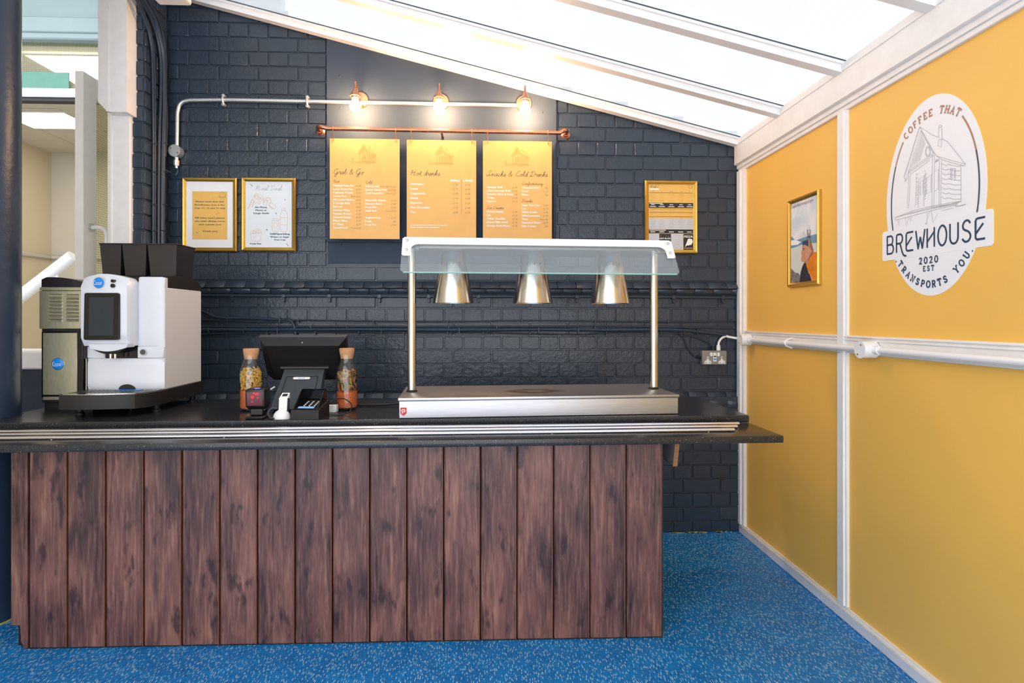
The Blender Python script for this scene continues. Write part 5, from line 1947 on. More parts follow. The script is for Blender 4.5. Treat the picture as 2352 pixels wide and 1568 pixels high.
# ---- copper rail
YRL = 3.205
pa, pb = at(748, 295, YRL), at(1287, 305, YRL)
e = empty('copper_rail', (pa + pb) / 2)
o0 = e.location.copy()
wa, wb2 = at(736, 302, YB - 0.004), at(1299, 309, YB - 0.004)
path = [wa, wa + Vector((0, -0.045, 0))] + smooth_path([wa + Vector((0.003, -0.06, 0.002)), wa.lerp(pa, 0.45) + Vector((0, -0.045, 0.004)), pa + Vector((0.01, 0, 0))], 5) + [pb + Vector((-0.01, 0, 0))] + smooth_path([pb + Vector((0.0, 0, 0)), wb2.lerp(pb, 0.45) + Vector((0, -0.045, 0.004)), wb2 + Vector((0.0, -0.06, 0.0))], 5) + [wb2 + Vector((0, -0.045, 0)), wb2]
MB().tube([p - o0 for p in path], 0.0115, 16).build('tube', 'copper', e)
for w in (wa, wb2):
    q = w - o0
    MB().lathe([(0.026, 0.0), (0.026, 0.005), (0.016, 0.012), (0.014, 0.02)], 24, T(q.x, q.y + 0.004, q.z) @ RX(PI / 2)).build('flange', 'copper', e)
q = at(1014, 303, YRL) - o0
MB().cyl(q, q + Vector((0, 0.075, -0.004)), 0.007, n=12).build('centre_bracket', 'copper', e)
tag(e, 'horizontal copper pipe rail from which the yellow menus hang', 'rail')

# ---- line drawing of the cabin (points in the wall logo's pixels)
def px1(x, y):
    return (2020 + x / 6.03, 220 + y / 6.03)


def px2(x, y):
    return (2010 + x / 6.817, 460 + y / 6.817)


XS = XR - 0.0012
LYC, LZC = 1.843, 1.618


def wl(uv):
    p = on_x(uv[0], uv[1], XS)
    return (LYC - p.y, p.z - LZC)


A1 = [[(345, 1140), (560, 430)], [(338, 1125), (552, 440)], [(365, 1183), (575, 480)], [(345, 1140), (365, 1150), (352, 1185), (370, 1183)],
      [(560, 430), (760, 790), (800, 835)], [(575, 480), (745, 790)], [(560, 430), (640, 480), (730, 540), (820, 575)],
      [(820, 575), (822, 440), (835, 402), (862, 405), (868, 600)], [(822, 440), (865, 430)], [(815, 640), (830, 600), (868, 598)], [(815, 640), (815, 690), (858, 715), (860, 600)],
      [(868, 598), (945, 635), (1195, 945)], [(1195, 945), (1175, 970), (1000, 925), (860, 880), (800, 835)], [(1195, 945), (1000, 895), (800, 835)],
      [(408, 1040), (760, 785)], [(412, 1062), (765, 812)], [(440, 1080), (700, 890)],
      [(410, 1040), (388, 1560)], [(432, 1062), (408, 1560)], [(735, 815), (728, 1560)], [(765, 812), (755, 1555)], [(515, 1070), (500, 1545)],
      [(832, 880), (828, 1530)], [(862, 890), (850, 1530)], [(1128, 965), (1134, 1462)], [(1134, 1462), (860, 1530), (728, 1560)],
      [(990, 1005), (1055, 1012), (1052, 1165), (988, 1160), (990, 1005)], [(1005, 1030), (1040, 1034), (1038, 1142), (1004, 1138), (1005, 1030)],
      [(545, 1160), (620, 1100), (615, 1530)], [(545, 1160), (540, 1550)], [(565, 1190), (605, 1160), (602, 1340), (563, 1375), (565, 1190)],
      [(655, 1140), (720, 1085), (715, 1330), (652, 1355), (655, 1140)], [(765, 1050), (820, 1010), (815, 1290), (765, 1320)],
      [(640, 1060), (632, 1400)],
      [(1195, 1500), (1060, 1535), (1058, 1505)]]
for k in range(6):
    t = k / 6
    A1.append([(590 + 9 * k, 520 + 24 * k), (440 + 22 * k, 990 - 16 * k)])
for k in range(8):
    y = 940 + k * 66
    A1.append([(865, y), (920, y + 24), (960, y + 8), (1040, y + 30), (1130, y + 22 + 6 * (8 - k) * 0.3)])
for k in range(8):
    y = 1090 + k * 55
    A1.append([(515, y), (540, y - 12)])
    A1.append([(622, y - 40), (650, y - 62)])
    A1.append([(770, 900 + k * 12), (825, 870 + k * 12)] if k < 3 else [(515, y + 25), (540, y + 13)])
A1.append(ell(672, 772, 36, 72, 0, 360, 18))
A1.append(ell(672, 772, 26, 56, 0, 360, 18))
A2 = [[(315, 268), (380, 245), (600, 160)], [(315, 268), (870, 112), (1290, 40), (1345, 15)], [(320, 310), (880, 160), (1290, 66)], [(315, 268), (320, 310)], [(380, 245), (880, 130), (1290, 50)],
      [(362, 302), (375, 395), (395, 300)], [(478, 272), (495, 412), (528, 260)], [(545, 252), (558, 335), (575, 245)], [(822, 180), (800, 378), (855, 170)], [(785, 345), (800, 378), (822, 345)],
      [(880, 165), (912, 345), (978, 210)], [(1258, 72), (1268, 105), (1288, 66)], [(1285, 98), (1420, 66)], [(1050, 162), (1222, 118)], [(600, 160), (880, 90), (1345, 10)]]
HOUSE = [[wl(px1(*p)) for p in s] for s in A1] + [[wl(px2(*p)) for p in s] for s in A2]
hx0 = min(p[0] for s in HOUSE for p in s)
hx1 = max(p[0] for s in HOUSE for p in s)
hz0 = min(p[1] for s in HOUSE for p in s)
hz1 = max(p[1] for s in HOUSE for p in s)


def house(mb, x, z, w, h, stroke, y):
    for s in HOUSE:
        mb.ribbon([(x + (p[0] - hx0) / (hx1 - hx0) * w, z + (p[1] - hz0) / (hz1 - hz0) * h) for p in s], stroke, y)


# ---- hanging menus
YM = 3.20
ZQ = 3.7333
MG = 'yellow menus hanging from the copper rail'


def menu(x0, x1, y0, y1, hooks, title, tw, label):
    u0, u1, v0, v1 = 720 + x0 / ZQ, 720 + x1 / ZQ, 180 + y0 / ZQ, 180 + y1 / ZQ
    a, b = at(u0, v1, YM), at(u1, v0, YM)
    e = empty('menu_board', ((a.x + b.x) / 2, YM, a.z))
    w, h = b.x - a.x, b.z - a.z
    q = w / (x1 - x0)
    MB().box(-w / 2, w / 2, 0.0, 0.004, 0.0, h).build('board', 'menu_yellow', e, smooth=False)

    def P(zx, zy):
        return ((zx - (x0 + x1) / 2) * q, (y1 - zy) * h / (y1 - y0))
    for hx in hooks:
        lx = P(hx, y0)[0]
        zr_ = h + (at(720 + hx / ZQ, 180 + y0 / ZQ, YM).z * 0 + (pa.z + (pb.z - pa.z) * ((e.location.x + lx) - pa.x) / (pb.x - pa.x)) - (a.z + h))
        R = 0.0145
        top = [(lx, 0.005 + R * math.cos(t), zr_ + R * math.sin(t)) for t in [math.radians(d) for d in (-30, 0, 30, 60, 90, 120, 150, 180)]]
        path = top + [(lx, -0.0085, zr_ - 0.02), (lx + 0.003, -0.004, h + 0.012), (lx, -0.004, h - 0.004), (lx + 0.0015, -0.005, h - 0.012), (lx + 0.001, 0.001, h - 0.0155), (lx, 0.0065, h - 0.012)]
        MB().tube(path, 0.0018, 7).build('hook', 'copper', e)
    art = MB()
    hp0, hp1 = P(x0 + 185, y0 + 222), P(x0 + 400, y0 + 45)
    house(art, hp0[0] + 0.02, hp0[1], (hp1[0] - hp0[0]) - 0.02, hp1[1] - hp0[1], 0.0012, -0.0006)
    mo_ = P(x0 + 383, y0 + 60)
    art.ribbon([(mo_[0] + p[0], mo_[1] + p[1]) for p in ell(0, 0, 0.008, 0.009, -120, 120, 10)], 0.0016, -0.0006)
    tr0 = P(x0 + 195, y0 + 215)
    art.ribbon([tr0, (tr0[0], tr0[1] + 0.036)], 0.0014, -0.0006)
    for k in range(3):
        art.ribbon([(tr0[0] - 0.009, tr0[1] + 0.012 + k * 0.009), (tr0[0], tr0[1] + 0.006 + k * 0.009), (tr0[0] + 0.009, tr0[1] + 0.012 + k * 0.009)], 0.0012, -0.0006)
    art.build('cabin_drawing', 'print_orange', e, smooth=False, fix=False)
    hd = MB()
    t0 = P(x0 + 30, y0 + (302 if title != 'Snacks & Cold Drinks' else 300))
    script(hd, title, t0[0], t0[1], 0.0135, tw * q, -0.0006, 0.0018)
    st = MB()
    rnd = random.Random(len(title))
    for k in range(30):
        sx, sz = P(rnd.uniform(x0 + 15, x1 - 15), rnd.uniform(y0 + 40, y1 - 15))
        st.ribbon([(sx, sz), (sx + rnd.uniform(-0.006, 0.006), sz + rnd.uniform(-0.005, 0.005))], rnd.uniform(0.0006, 0.0014), -0.0004)
    st.build('printed_flecks', 'print_pale_orange', e, smooth=False, fix=False)
    stars = MB()
    for (dx, dy) in ((205, 60), (210, 85), (425, 75), (380, 92)):
        c = P(x0 + dx, y0 + dy)
        stars.add([(c[0] - 0.0012, -0.0006, c[1]), (c[0], -0.0006, c[1] - 0.003), (c[0] + 0.0012, -0.0006, c[1]), (c[0], -0.0006, c[1] + 0.003)], [(0, 1, 2, 3)])
    stars.build('printed_stars', 'print_white', e, smooth=False, fix=False)
    tag(e, label, 'menu', MG)
    return e, P, q, hd


def items(e, P, q, hd, rows, extra=None):
    it, pr = MB(), MB()
    for (x, y, s, xr_, p) in rows:
        c = P(x, y)
        text(it, s, c[0], c[1], 17 * q, -0.0006, width=len(s) * 11.0 * q, bold=0.022)
        if p:
            d = P(xr_, y)
            text(pr, p, d[0], d[1], 14 * q, -0.0006, 'R', width=len(p) * 8.6 * q, shear=0.35)
    if extra:
        extra(it, pr, hd)
    hd.build('heading_lettering', 'print_dark', e, smooth=False, fix=False)
    it.build('item_lettering', 'print_white', e, smooth=False, fix=False)
    pr.build('price_lettering', 'print_grey', e, smooth=False, fix=False)


e, P, q, hd = menu(140, 738, 522, 1374, (170, 707), 'Grab & Go', 258, 'hanging yellow menu headed Grab & Go, leftmost of the three')
rows = []
L = ['Medium Pasta Pot|£1.80', 'Large Pasta Pot|£2.20', 'Ciabatta Panini|£2.50', 'Combo Pots|From £2.25', 'NY Loaded Nachos|£2.35', '5 Dough Balls|£1.00', 'Burrito|£2.35', 'Chicken Wings|£1.80', 'Patatas Bravas|£1.25', 'Gourmet Burger|£2.50', 'Pizza Slice|£1.35', '6" Pizza|£2.50', 'Street Food|From £2.25']
for k, s in enumerate(L):
    a_, b_ = s.split('|')
    rows.append((170, 930 + k * 29.8, a_, 407, b_))
Rr = ['Sub by Inch|From 30p an inch', 'Street Vibes Deli|From £2.25', 'Cold Pasta Pot|From £1.20', None, 'Naturally Salads|£2.50', 'Edamame Beans|£1.40', 'Mezze Box|£2.50', 'Sushi Box|From £1.50', None, 'Yoghurt Pots|£1.10', 'Fruit|50p', 'Fruit Pot|£1.00']
for k, s in enumerate(Rr):
    if s:
        a_, b_ = s.split('|')
        rows.append((443, 933 + k * 29.8, a_, 708, b_))


def ex1(it, pr, hd):
    for s, x, y, w in (('Hot', 170, 897, 48), ('Cold', 443, 902, 58)):
        c = P(x, y)
        script(hd, s, c[0], c[1], 0.0072, w * q, -0.0006, 0.0011)


items(e, P, q, hd, rows, ex1)
e, P, q, hd = menu(800, 1395, 533, 1380, (838, 1358), 'Hot drinks', 255, 'hanging yellow menu headed Hot drinks, middle of the three')
rows = []
it_, pr_ = None, None
drinks = (('Americano', '£1.40', '£1.50'), ('Latte', '£1.70', '£1.80'), ('Cappuccino', '£1.70', '£1.80'), ('Mocha', '£1.90', '£2.00'), ('Espresso', '£1.10', '£1.20'), ('Hot Chocolate', '£1.70', '£1.80'), ('Tea', '£0.90', '£1.00'))


def ex2(it, pr, hd):
    for k, (n_, a_, b_) in enumerate(drinks):
        y = 917 + k * 39.8
        c = P(832, y)
        text(it, n_, c[0], c[1], 19 * q, -0.0006, width=len(n_) * 12.6 * q, bold=0.022)
        for s, x in ((a_, 1238), (b_, 1344)):
            d = P(x, y)
            text(pr, s, d[0], d[1], 16 * q, -0.0006, 'R', width=44 * q, shear=0.35)
    for s, x in (('SMALL', 1173), ('LARGE', 1282)):
        c = P(x, 885)
        text(it, s, c[0], c[1], 18 * q, -0.0006, width=82 * q, bold=0.03)
    hd.ribbon([P(1269, 868), P(1269, 1152)], 0.0012, -0.0006)
    for s, y in (('Coffee syrups are available for an extra cost', 1262), ('Please request at the till stations', 1280)):
        c = P(832, y)
        text(it, s, c[0], c[1], 11 * q, -0.0006, width=len(s) * 7.05 * q, bold=0.02)


items(e, P, q, hd, rows, ex2)
e, P, q, hd = menu(1453, 2044, 542, 1383, (1492, 2010), 'Snacks & Cold Drinks', 525, 'hanging yellow menu headed Snacks & Cold Drinks, rightmost of the three')
rows = []
for k, s in enumerate(['Sausage Roll|£1.00', 'Giant Sausage Roll|£1.60', 'Savoury Slice & Pasty|£1.50', 'Crisps|£1.00', 'Popcorn|£1.25', None, None, 'Nobbly Bobbly|£1.30', 'Fab|£1.30', 'Toffee Crumble|£1.30', 'Dairy Milk Swirl|£1.90', 'Orange Fruit Shoot|£1.30']):
    if s:
        a_, b_ = s.split('|')
        rows.append((1486, 943 + k * 29.8, a_, 1747, b_))
for k, s in enumerate(['Chocolate Bars|95p', 'Oreos|£1.10', 'Mints|95p', None, None, 'Sugar Free Can|£1.00', 'Can|£1.10', '500ml Bottle|£1.80', '380ml Lucozade|£1.50', 'Water|From 90p', 'Flavoured Water|£1.00', 'Milk Carton|85p']):
    if s:
        a_, b_ = s.split('|')
        rows.append((1785, 945 + k * 29.8, a_, 2012, b_))


def ex3(it, pr, hd):
    for s, x, y, w in (('Ice Creams', 1486, 1120, 146), ('Confectionary', 1785, 913, 180), ('Drinks', 1785, 1061, 92)):
        c = P(x, y)
        script(hd, s, c[0], c[1], 0.0072, w * q, -0.0006, 0.0011)


items(e, P, q, hd, rows, ex3)


# ---- gold frames
def gold_frame(e, w, h, fw, d, parent_mat='gold'):
    """mitred rounded moulding around w x h, back on y = 0, facing -y"""
    prof = [(0.0, 0.0), (0.0, -d * 0.6), (fw * 0.25, -d), (fw * 0.55, -d * 0.9), (fw * 0.75, -d * 0.6), (fw, -d * 0.45), (fw, 0.0)]
    cs = [(-w / 2, 0, 1, 1), (w / 2, 0, -1, 1), (w / 2, h, -1, -1), (-w / 2, h, 1, -1)]
    for k in range(4):
        x0, z0, sx, sz = cs[k]
        x1, z1, tx, tz = cs[(k + 1) % 4]
        n = len(prof)
        vs = [(x0 + sx * p, y, z0 + sz * p) for p, y in prof] + [(x1 + tx * p, y, z1 + tz * p) for p, y in prof]
        fs = [(i, i + 1, n + i + 1, n + i) for i in range(n - 1)] + [tuple(range(n - 1, -1, -1)), tuple(range(n, 2 * n))]
        MB().add(vs, fs).build('frame_side', parent_mat, e)


def wall_frame(u0, u1, v0, v1, label, group):
    a, b = at(u0, v1, YB - 0.012), at(u1, v0, YB - 0.012)
    e = empty('picture_frame', ((a.x + b.x) / 2, YB - 0.010, a.z))
    w, h = b.x - a.x, b.z - a.z
    gold_frame(e, w, h, 0.022, 0.016)
    tag(e, label, 'picture frame', group)
    return e, w, h


FG = 'gold framed notices on the back wall'
e, w, h = wall_frame(420, 545, 409, 577.5, 'gold framed yellow notice about the year groups, left of the pair', FG)
MB().box(-w / 2 + 0.015, w / 2 - 0.015, -0.005, -0.001, 0.015, h - 0.015).build('mount', 'white_print', e, smooth=False)
# pixels of the crop at (380,180), scale 3.734; frame spans 150..613 x 852..1484


def PF(zx, zy, x0, x1, y1, y0):
    return ((zx - (x0 + x1) / 2) / (x1 - x0) * w, (y1 - zy) / (y1 - y0) * h)


def p1(zx, zy):
    return PF(zx, zy, 150, 613, 1484, 852)


a, b = p1(233, 1380), p1(530, 969)
pr = MB().box(a[0], b[0], -0.0058, -0.0045, a[1], b[1]).build('notice', 'yellow_print', e, smooth=False)
tx = MB()
for s, y, ww in (('Please note that this', 1062, 240), ('Brewhouse area is for', 1090, 254), ('Year 11, 12 and 13 only', 1118, 262), ('All other years please', 1201, 254), ('use main dining room', 1229, 254), ('and outside pod', 1258, 188), ('Thank you', 1315, 128)):
    c = p1(382, y)
    text(tx, s, c[0], c[1], 0.0076, -0.0062, 'C', width=ww / 463 * w, bold=0.022)
tx.ribbon([(p1(489, 1000)[0] + x, p1(489, 1000)[1] + z) for x, z in ell(0, 0, 0.016, 0.016, 0, 360, 20)], 0.0008, -0.0062)
text(tx, 'BREWHOUSE', p1(489, 1020)[0], p1(489, 1020)[1], 0.004, -0.0062, 'C', width=0.034)
for zx, zy in ((440, 1160), (455, 1153), (268, 1318), (280, 1327)):
    c = p1(zx, zy)
    tx.ribbon([(c[0] - 0.002, c[1] + 0.003), (c[0] + 0.002, c[1] - 0.003)], 0.002, -0.0062)
tx.build('notice_lettering', 'print_slate', pr, smooth=False, fix=False)

e, w, h = wall_frame(555.5, 680, 409, 577, 'gold framed pale Meal Deal poster, right of the pair', FG)
pr = MB().box(-w / 2 + 0.015, w / 2 - 0.015, -0.005, -0.001, 0.015, h - 0.015).build('poster', 'paper_blue', e, smooth=False)
# pixels of the crop at (540,400), scale 8.2533; frame spans 120..1150 x 65..1468


def p2(zx, zy):
    return PF(zx, zy, 120, 1150, 1468, 65)


yy = -0.0054
hd = MB()
c = p2(375, 305)
script(hd, 'Meal Deal', c[0], c[1], 0.0125, 500 / 1030 * w, yy, 0.0014)
hd.build('poster_heading', 'print_line', pr, smooth=False, fix=False)
tx = MB()
for s, x, y, ww in (('6in Pizza,', 492, 642, 230), ('Mezze or', 492, 698, 210), ('Large Sushi', 492, 755, 285), ('Still/Sparkling', 845, 1148, 375), ('Water or Sugar', 845, 1205, 362), ('Free Can', 845, 1260, 205), ('Fruit Pot', 388, 1337, 205)):
    c = p2(x, y)
    text(tx, s, c[0], c[1], 0.0086, yy, 'C', width=ww / 1030 * w, bold=0.03)
for x, y in ((772, 745), (598, 1058)):
    c = p2(x, y)
    tx.ribbon([(c[0] - 0.006, c[1]), (c[0] + 0.006, c[1] + 0.001)], 0.0016, yy)
    tx.ribbon([(c[0] + 0.001, c[1] - 0.006), (c[0] - 0.001, c[1] + 0.006)], 0.0016, yy)
for x, y in ((945, 485), (998, 1350), (975, 1325), (320, 222), (295, 200)):
    c = p2(x, y)
    tx.ribbon([(c[0] - 0.002, c[1] + 0.003), (c[0] + 0.002, c[1] - 0.003)], 0.0028, yy)
tx.build('poster_lettering', 'print_navy', pr, smooth=False, fix=False)
dr = MB()
draw = [[(235, 660), (300, 520), (350, 430), (400, 365), (470, 385), (530, 430), (550, 475), (480, 520), (455, 580), (430, 520), (380, 560), (360, 510), (325, 630), (305, 560), (235, 660)],
        [(350, 430), (420, 410), (500, 470), (550, 475)], ell(400, 425, 34, 30, 0, 360, 14), ell(325, 515, 28, 26, 0, 360, 14), ell(450, 470, 22, 20, 0, 360, 12),
        [(535, 525), (560, 500), (605, 500), (612, 570), (575, 595), (538, 575), (535, 525)], ell(572, 520, 36, 20, 0, 360, 14), [(580, 470), (620, 445), (670, 470), (678, 530), (640, 545)], ell(625, 470, 46, 26, 0, 360, 14),
        [(640, 560), (690, 545), (750, 580), (770, 630), (730, 660), (680, 640), (640, 600), (640, 560)], [(640, 570), (700, 650), (725, 662)], [(650, 590), (700, 640)],
        [(885, 650), (950, 650), (952, 700), (985, 740), (992, 800), (985, 1050), (960, 1090), (880, 1090), (855, 1060), (852, 800), (860, 740), (885, 700), (885, 650)], [(885, 680), (950, 680)], [(858, 820), (985, 820)], [(858, 960), (985, 960)],
        [(700, 870), (720, 840), (800, 840), (825, 870), (828, 1060), (810, 1085), (715, 1085), (695, 1060), (700, 870)], [(700, 880), (825, 880)], ell(760, 970, 34, 60, 0, 360, 16),
        [(280, 1110), (330, 1060), (360, 1080), (400, 1050), (440, 1040), (490, 1080), (508, 1110), (280, 1135), (280, 1110)], [(285, 1130), (310, 1250), (345, 1275), (430, 1280), (470, 1250), (495, 1120)], [(340, 1180), (350, 1215), (385, 1180)], ell(430, 1090, 26, 26, 0, 360, 12), ell(360, 1105, 26, 22, 0, 360, 12)]
for s in draw:
    dr.ribbon([p2(*p) for p in s], 0.0015, yy)
dr.build('food_drawings', 'print_pale_orange', pr, smooth=False, fix=False)

e, w, h = wall_frame(1480.5, 1601.5, 415.5, 582, 'gold framed weekly menu poster right of the hanging menus', FG)
# pixels of the crop at (1460,400), scale 7.8375; frame spans 162..1108 x 122..1430


def p3(zx, zy):
    return PF(zx, zy, 162, 1108, 1430, 122)


pr = MB().box(-w / 2 + 0.015, w / 2 - 0.015, -0.005, -0.001, 0.015, h - 0.015).build('poster', 'yellow_print', e, smooth=False)


def block(x0, y0, x1, y1, mat, name, y=-0.0054):
    a, b = p3(x0, y1), p3(x1, y0)
    MB().add([(a[0], y, a[1]), (b[0], y, a[1]), (b[0], y, b[1]), (a[0], y, b[1])], [(0, 1, 2, 3)]).build(name, mat, pr, smooth=False, fix=False)


block(236, 522, 1030, 612, 'print_black', 'printed_band')
block(236, 998, 1030, 1068, 'print_black', 'printed_band')
block(236, 803, 1030, 996, 'print_light_grey', 'printed_band')
block(236, 1076, 418, 1362, 'print_light_grey', 'printed_tile')
block(422, 1076, 632, 1362, 'print_black', 'printed_tile')
block(636, 1076, 852, 1362, 'print_light_grey', 'printed_tile')
block(856, 1076, 1030, 1362, 'print_black', 'printed_tile')
block(244, 264, 420, 290, 'print_white', 'printed_band')
dk, wh, og = MB(), MB(), MB()
for y in (342, 630, 693, 768):
    dk.ribbon([p3(245, y), p3(1022, y)], 0.0022, yy)
c = p3(255, 255)
script(dk, 'Week 2', c[0], c[1], 0.009, 160 / 946 * w, yy, 0.001)
dk.ribbon([(p3(980, 230)[0] + x, p3(980, 230)[1] + z) for x, z in ell(0, 0, 0.0105, 0.0105, 0, 360, 18)], 0.0008, yy)
for s, x in (('Monday', 308), ('Tuesday', 468), ('Wednesday', 638), ('Thursday', 812), ('Friday', 968)):
    c = p3(x, 322)
    text(dk, s, c[0], c[1], 0.0034, yy, 'C', xs=0.85)
rnd = random.Random(5)
for y in (370, 392, 425, 475, 490, 650, 665, 715, 730, 788):
    for x in (308, 468, 638, 812, 968):
        ww = rnd.uniform(70, 120)
        og.ribbon([p3(x - ww / 2, y), p3(x + ww / 2, y)], 0.0013, yy)
gy = MB()
for y in (825, 850, 868, 895, 910, 945, 962, 1105, 1180, 1225, 1258):
    for x in (308, 468, 638, 812, 968) if y < 1000 else (325, 745):
        ww = rnd.uniform(60, 110)
        gy.ribbon([p3(x - ww / 2, y), p3(x + ww / 2, y)], 0.0011, -0.0058)
for cx in (695, 782):
    gy.ribbon([p3(*p) for p in ell(cx, 1330, 34, 26, 0, 360, 14)], 0.0012, -0.0058)
for y in (555, 588):
    for x in (308, 468, 638, 812, 968):
        ww = 64 if y == 555 else 110
        wh.ribbon([p3(x - ww / 2, y), p3(x + ww / 2, y)], 0.0036, -0.0058)
wh.ribbon([p3(250, 535), p3(480, 535)], 0.0032, -0.0058)
wh.ribbon([p3(250, 1012), p3(540, 1012)], 0.0034, -0.0058)
for x in (305, 466, 638, 806, 962):
    wh.ribbon([p3(x - 44, 1042), p3(x + 44, 1042)], 0.004, -0.0058)
c = p3(527, 1172)
text(wh, 'HOT PLATE', c[0], c[1], 0.0082, -0.0058, 'C', width=190 / 946 * w, bold=0.03)
c = p3(945, 1142)
text(wh, 'PIZZA', c[0], c[1], 0.0115, -0.0058, 'C', width=150 / 946 * w, bold=0.03)
wh.flat([p3(*p) for p in ((880, 1315), (940, 1160), (1000, 1165), (1024, 1200), (1020, 1230), (990, 1280), (975, 1265), (950, 1285), (920, 1280))], -0.0058)
for x, y in ((452, 1110), (547, 1115), (590, 1122)):
    c = p3(x, y)
    og.ribbon([(c[0] - 0.003, c[1]), (c[0] + 0.003, c[1])], 0.001, -0.0058)
    og.ribbon([(c[0], c[1] - 0.004), (c[0], c[1] + 0.004)], 0.001, -0.0058)
og.ribbon([p3(545, 1212), p3(615, 1212)], 0.004, -0.0058)
og.ribbon([p3(545, 1235), p3(610, 1235)], 0.004, -0.0058)
og.ribbon([p3(866, 1332), p3(1024, 1332)], 0.004, -0.0058)
dk.build('poster_lines', 'print_dark', pr, smooth=False, fix=False)
wh.build('poster_white_print', 'print_white', pr, smooth=False, fix=False)
og.build('poster_orange_print', 'print_orange', pr, smooth=False, fix=False)
gy.build('poster_grey_print', 'print_line', pr, smooth=False, fix=False)

# ---- double socket
p = at(1637, 838, YB - 0.02)
sk = empty('double_socket', (p.x, YB - 0.004, at(1637, 821, 3.25).z))
SWD, SHT = 0.071, 0.041
MB().box(-SWD, SWD, -0.045, 0.0, -SHT, SHT, 0.006, seg=2).build('box', 'socket_metal', sk)
fp = MB().box(-SWD + 0.003, SWD - 0.003, -0.047, -0.044, -SHT + 0.003, SHT - 0.003, 0.001).build('face_plate', 'socket_metal', sk)
for cx in (-0.040, 0.040):
    ou = [(-0.019, -0.034), (0.019, -0.034), (0.019, -0.020), (0.005, -0.013), (0.005, 0.006), (-0.005, 0.006), (-0.005, -0.013), (-0.019, -0.020)]
    so = MB().prism([(cx + x, z) for x, z in ou], -0.0485, -0.046, 'xz').build('outlet', 'white_plastic', fp, smooth=False)
    hl = MB()
    hl.box(cx - 0.002, cx + 0.002, -0.049, -0.048, -0.006, 0.002)
    hl.box(cx - 0.014, cx - 0.007, -0.049, -0.048, -0.029, -0.026)
    hl.box(cx + 0.007, cx + 0.014, -0.049, -0.048, -0.029, -0.026)
    hl.build('pin_hole', 'rubber', so, smooth=False)
    MB().cyl((cx * 1.42, -0.047, 0.0), (cx * 1.42, -0.0485, 0.0), 0.003, n=10).build('screw', 'brass', fp)
for cx in (-0.021, 0.021):
    MB().box(cx - 0.007, cx + 0.007, -0.053, -0.046, 0.008, 0.030, 0.002).build('switch', 'white_plastic', fp)
rc = MB().box(-0.0095, 0.0095, -0.0495, -0.046, -0.022, 0.028, 0.001).build('safety_switch', 'white_plastic', fp)
MB().box(-0.006, 0.006, -0.051, -0.049, 0.004, 0.011).build('test_button', 'black_gloss', rc, smooth=False)
MB().box(-0.006, 0.006, -0.051, -0.049, -0.012, -0.004).build('reset_button', 'blue_badge', rc, smooth=False)
tag(sk, 'grey metal double socket with white outlets on the brick wall', 'socket')
z0s = sk.location.z
g1 = Vector((sk.location.x + 0.031, YB - 0.026, z0s + SHT))
MB().cyl((0.031, -0.022, SHT), (0.031, -0.022, SHT + 0.03), 0.0125, 0.011, 8).build('white_gland', 'white_plastic', sk)
MB().cyl((-0.001, -0.022, SHT), (-0.001, -0.022, SHT + 0.022), 0.010, 0.008, 8).build('black_gland', 'rubber', sk)
MB().cyl((-SWD, -0.022, 0.0), (-SWD - 0.024, -0.022, 0.002), 0.010, 0.008, 8).build('black_gland', 'rubber', sk)

# ---- white conduit along the yellow wall
XP = 1.412
ZP = 1.100
e = empty('white_conduit', (XP, 3.0, ZP))
y1, y2 = 3.135, 2.105
MB().cyl((0.012, y1 - 3.0, 0), (0.012, -4.2, -0.002), 0.0115, n=14).build('tube', 'white_plastic', e)
for yb_ in (y1, y2):
    d = yb_ - 3.0
    bx = MB().cyl((-0.024, d, 0), (0.03, d, 0), 0.0315, n=28).build('junction_box', 'white_plastic', e)
    MB().cyl((-0.027, d, 0), (-0.024, d, 0), 0.0325, n=28).build('box_lid', 'white_plastic', bx)
    for sz, sy in ((0.018, -0.008), (-0.018, 0.012)):
        MB().cyl((-0.0285, d + sy, sz), (-0.027, d + sy, sz), 0.003, n=8).build('screw', 'brass', bx)
    MB().cyl((0.012, d - 0.030, 0), (0.012, d - 0.055, 0), 0.0155, n=14).build('collar', 'white_plastic', bx)
for d in (2.70, 1.2):
    s = MB().tube(smooth_path([(0.034, d - 3.0, 0.024), (0.024, d - 3.0, 0.020), (0.008, d - 3.0, 0.0135), (-0.001, d - 3.0, 0.0), (0.008, d - 3.0, -0.0135), (0.024, d - 3.0, -0.020), (0.034, d - 3.0, -0.024)], 4), 0.0045, 8)
    s.build('saddle', 'white_plastic', e)
tag(e, 'white plastic conduit with round boxes along the yellow wall rail', 'conduit')
pe = Vector((XP + 0.012, 3.18, ZP))
cable('cable', [g1 + Vector((0, 0, 0.025)), g1 + Vector((0.003, 0, 0.046)), g1 + Vector((0.02, 0, 0.070)), g1 + Vector((0.05, -0.003, 0.081)), Vector((pe.x - 0.07, 3.225, ZP + 0.014)), Vector((pe.x - 0.02, 3.19, ZP + 0.004)), pe + Vector((0, -0.02, 0))], 0.0065, 'white cable arching from the socket to the white conduit', mat='white_plastic')

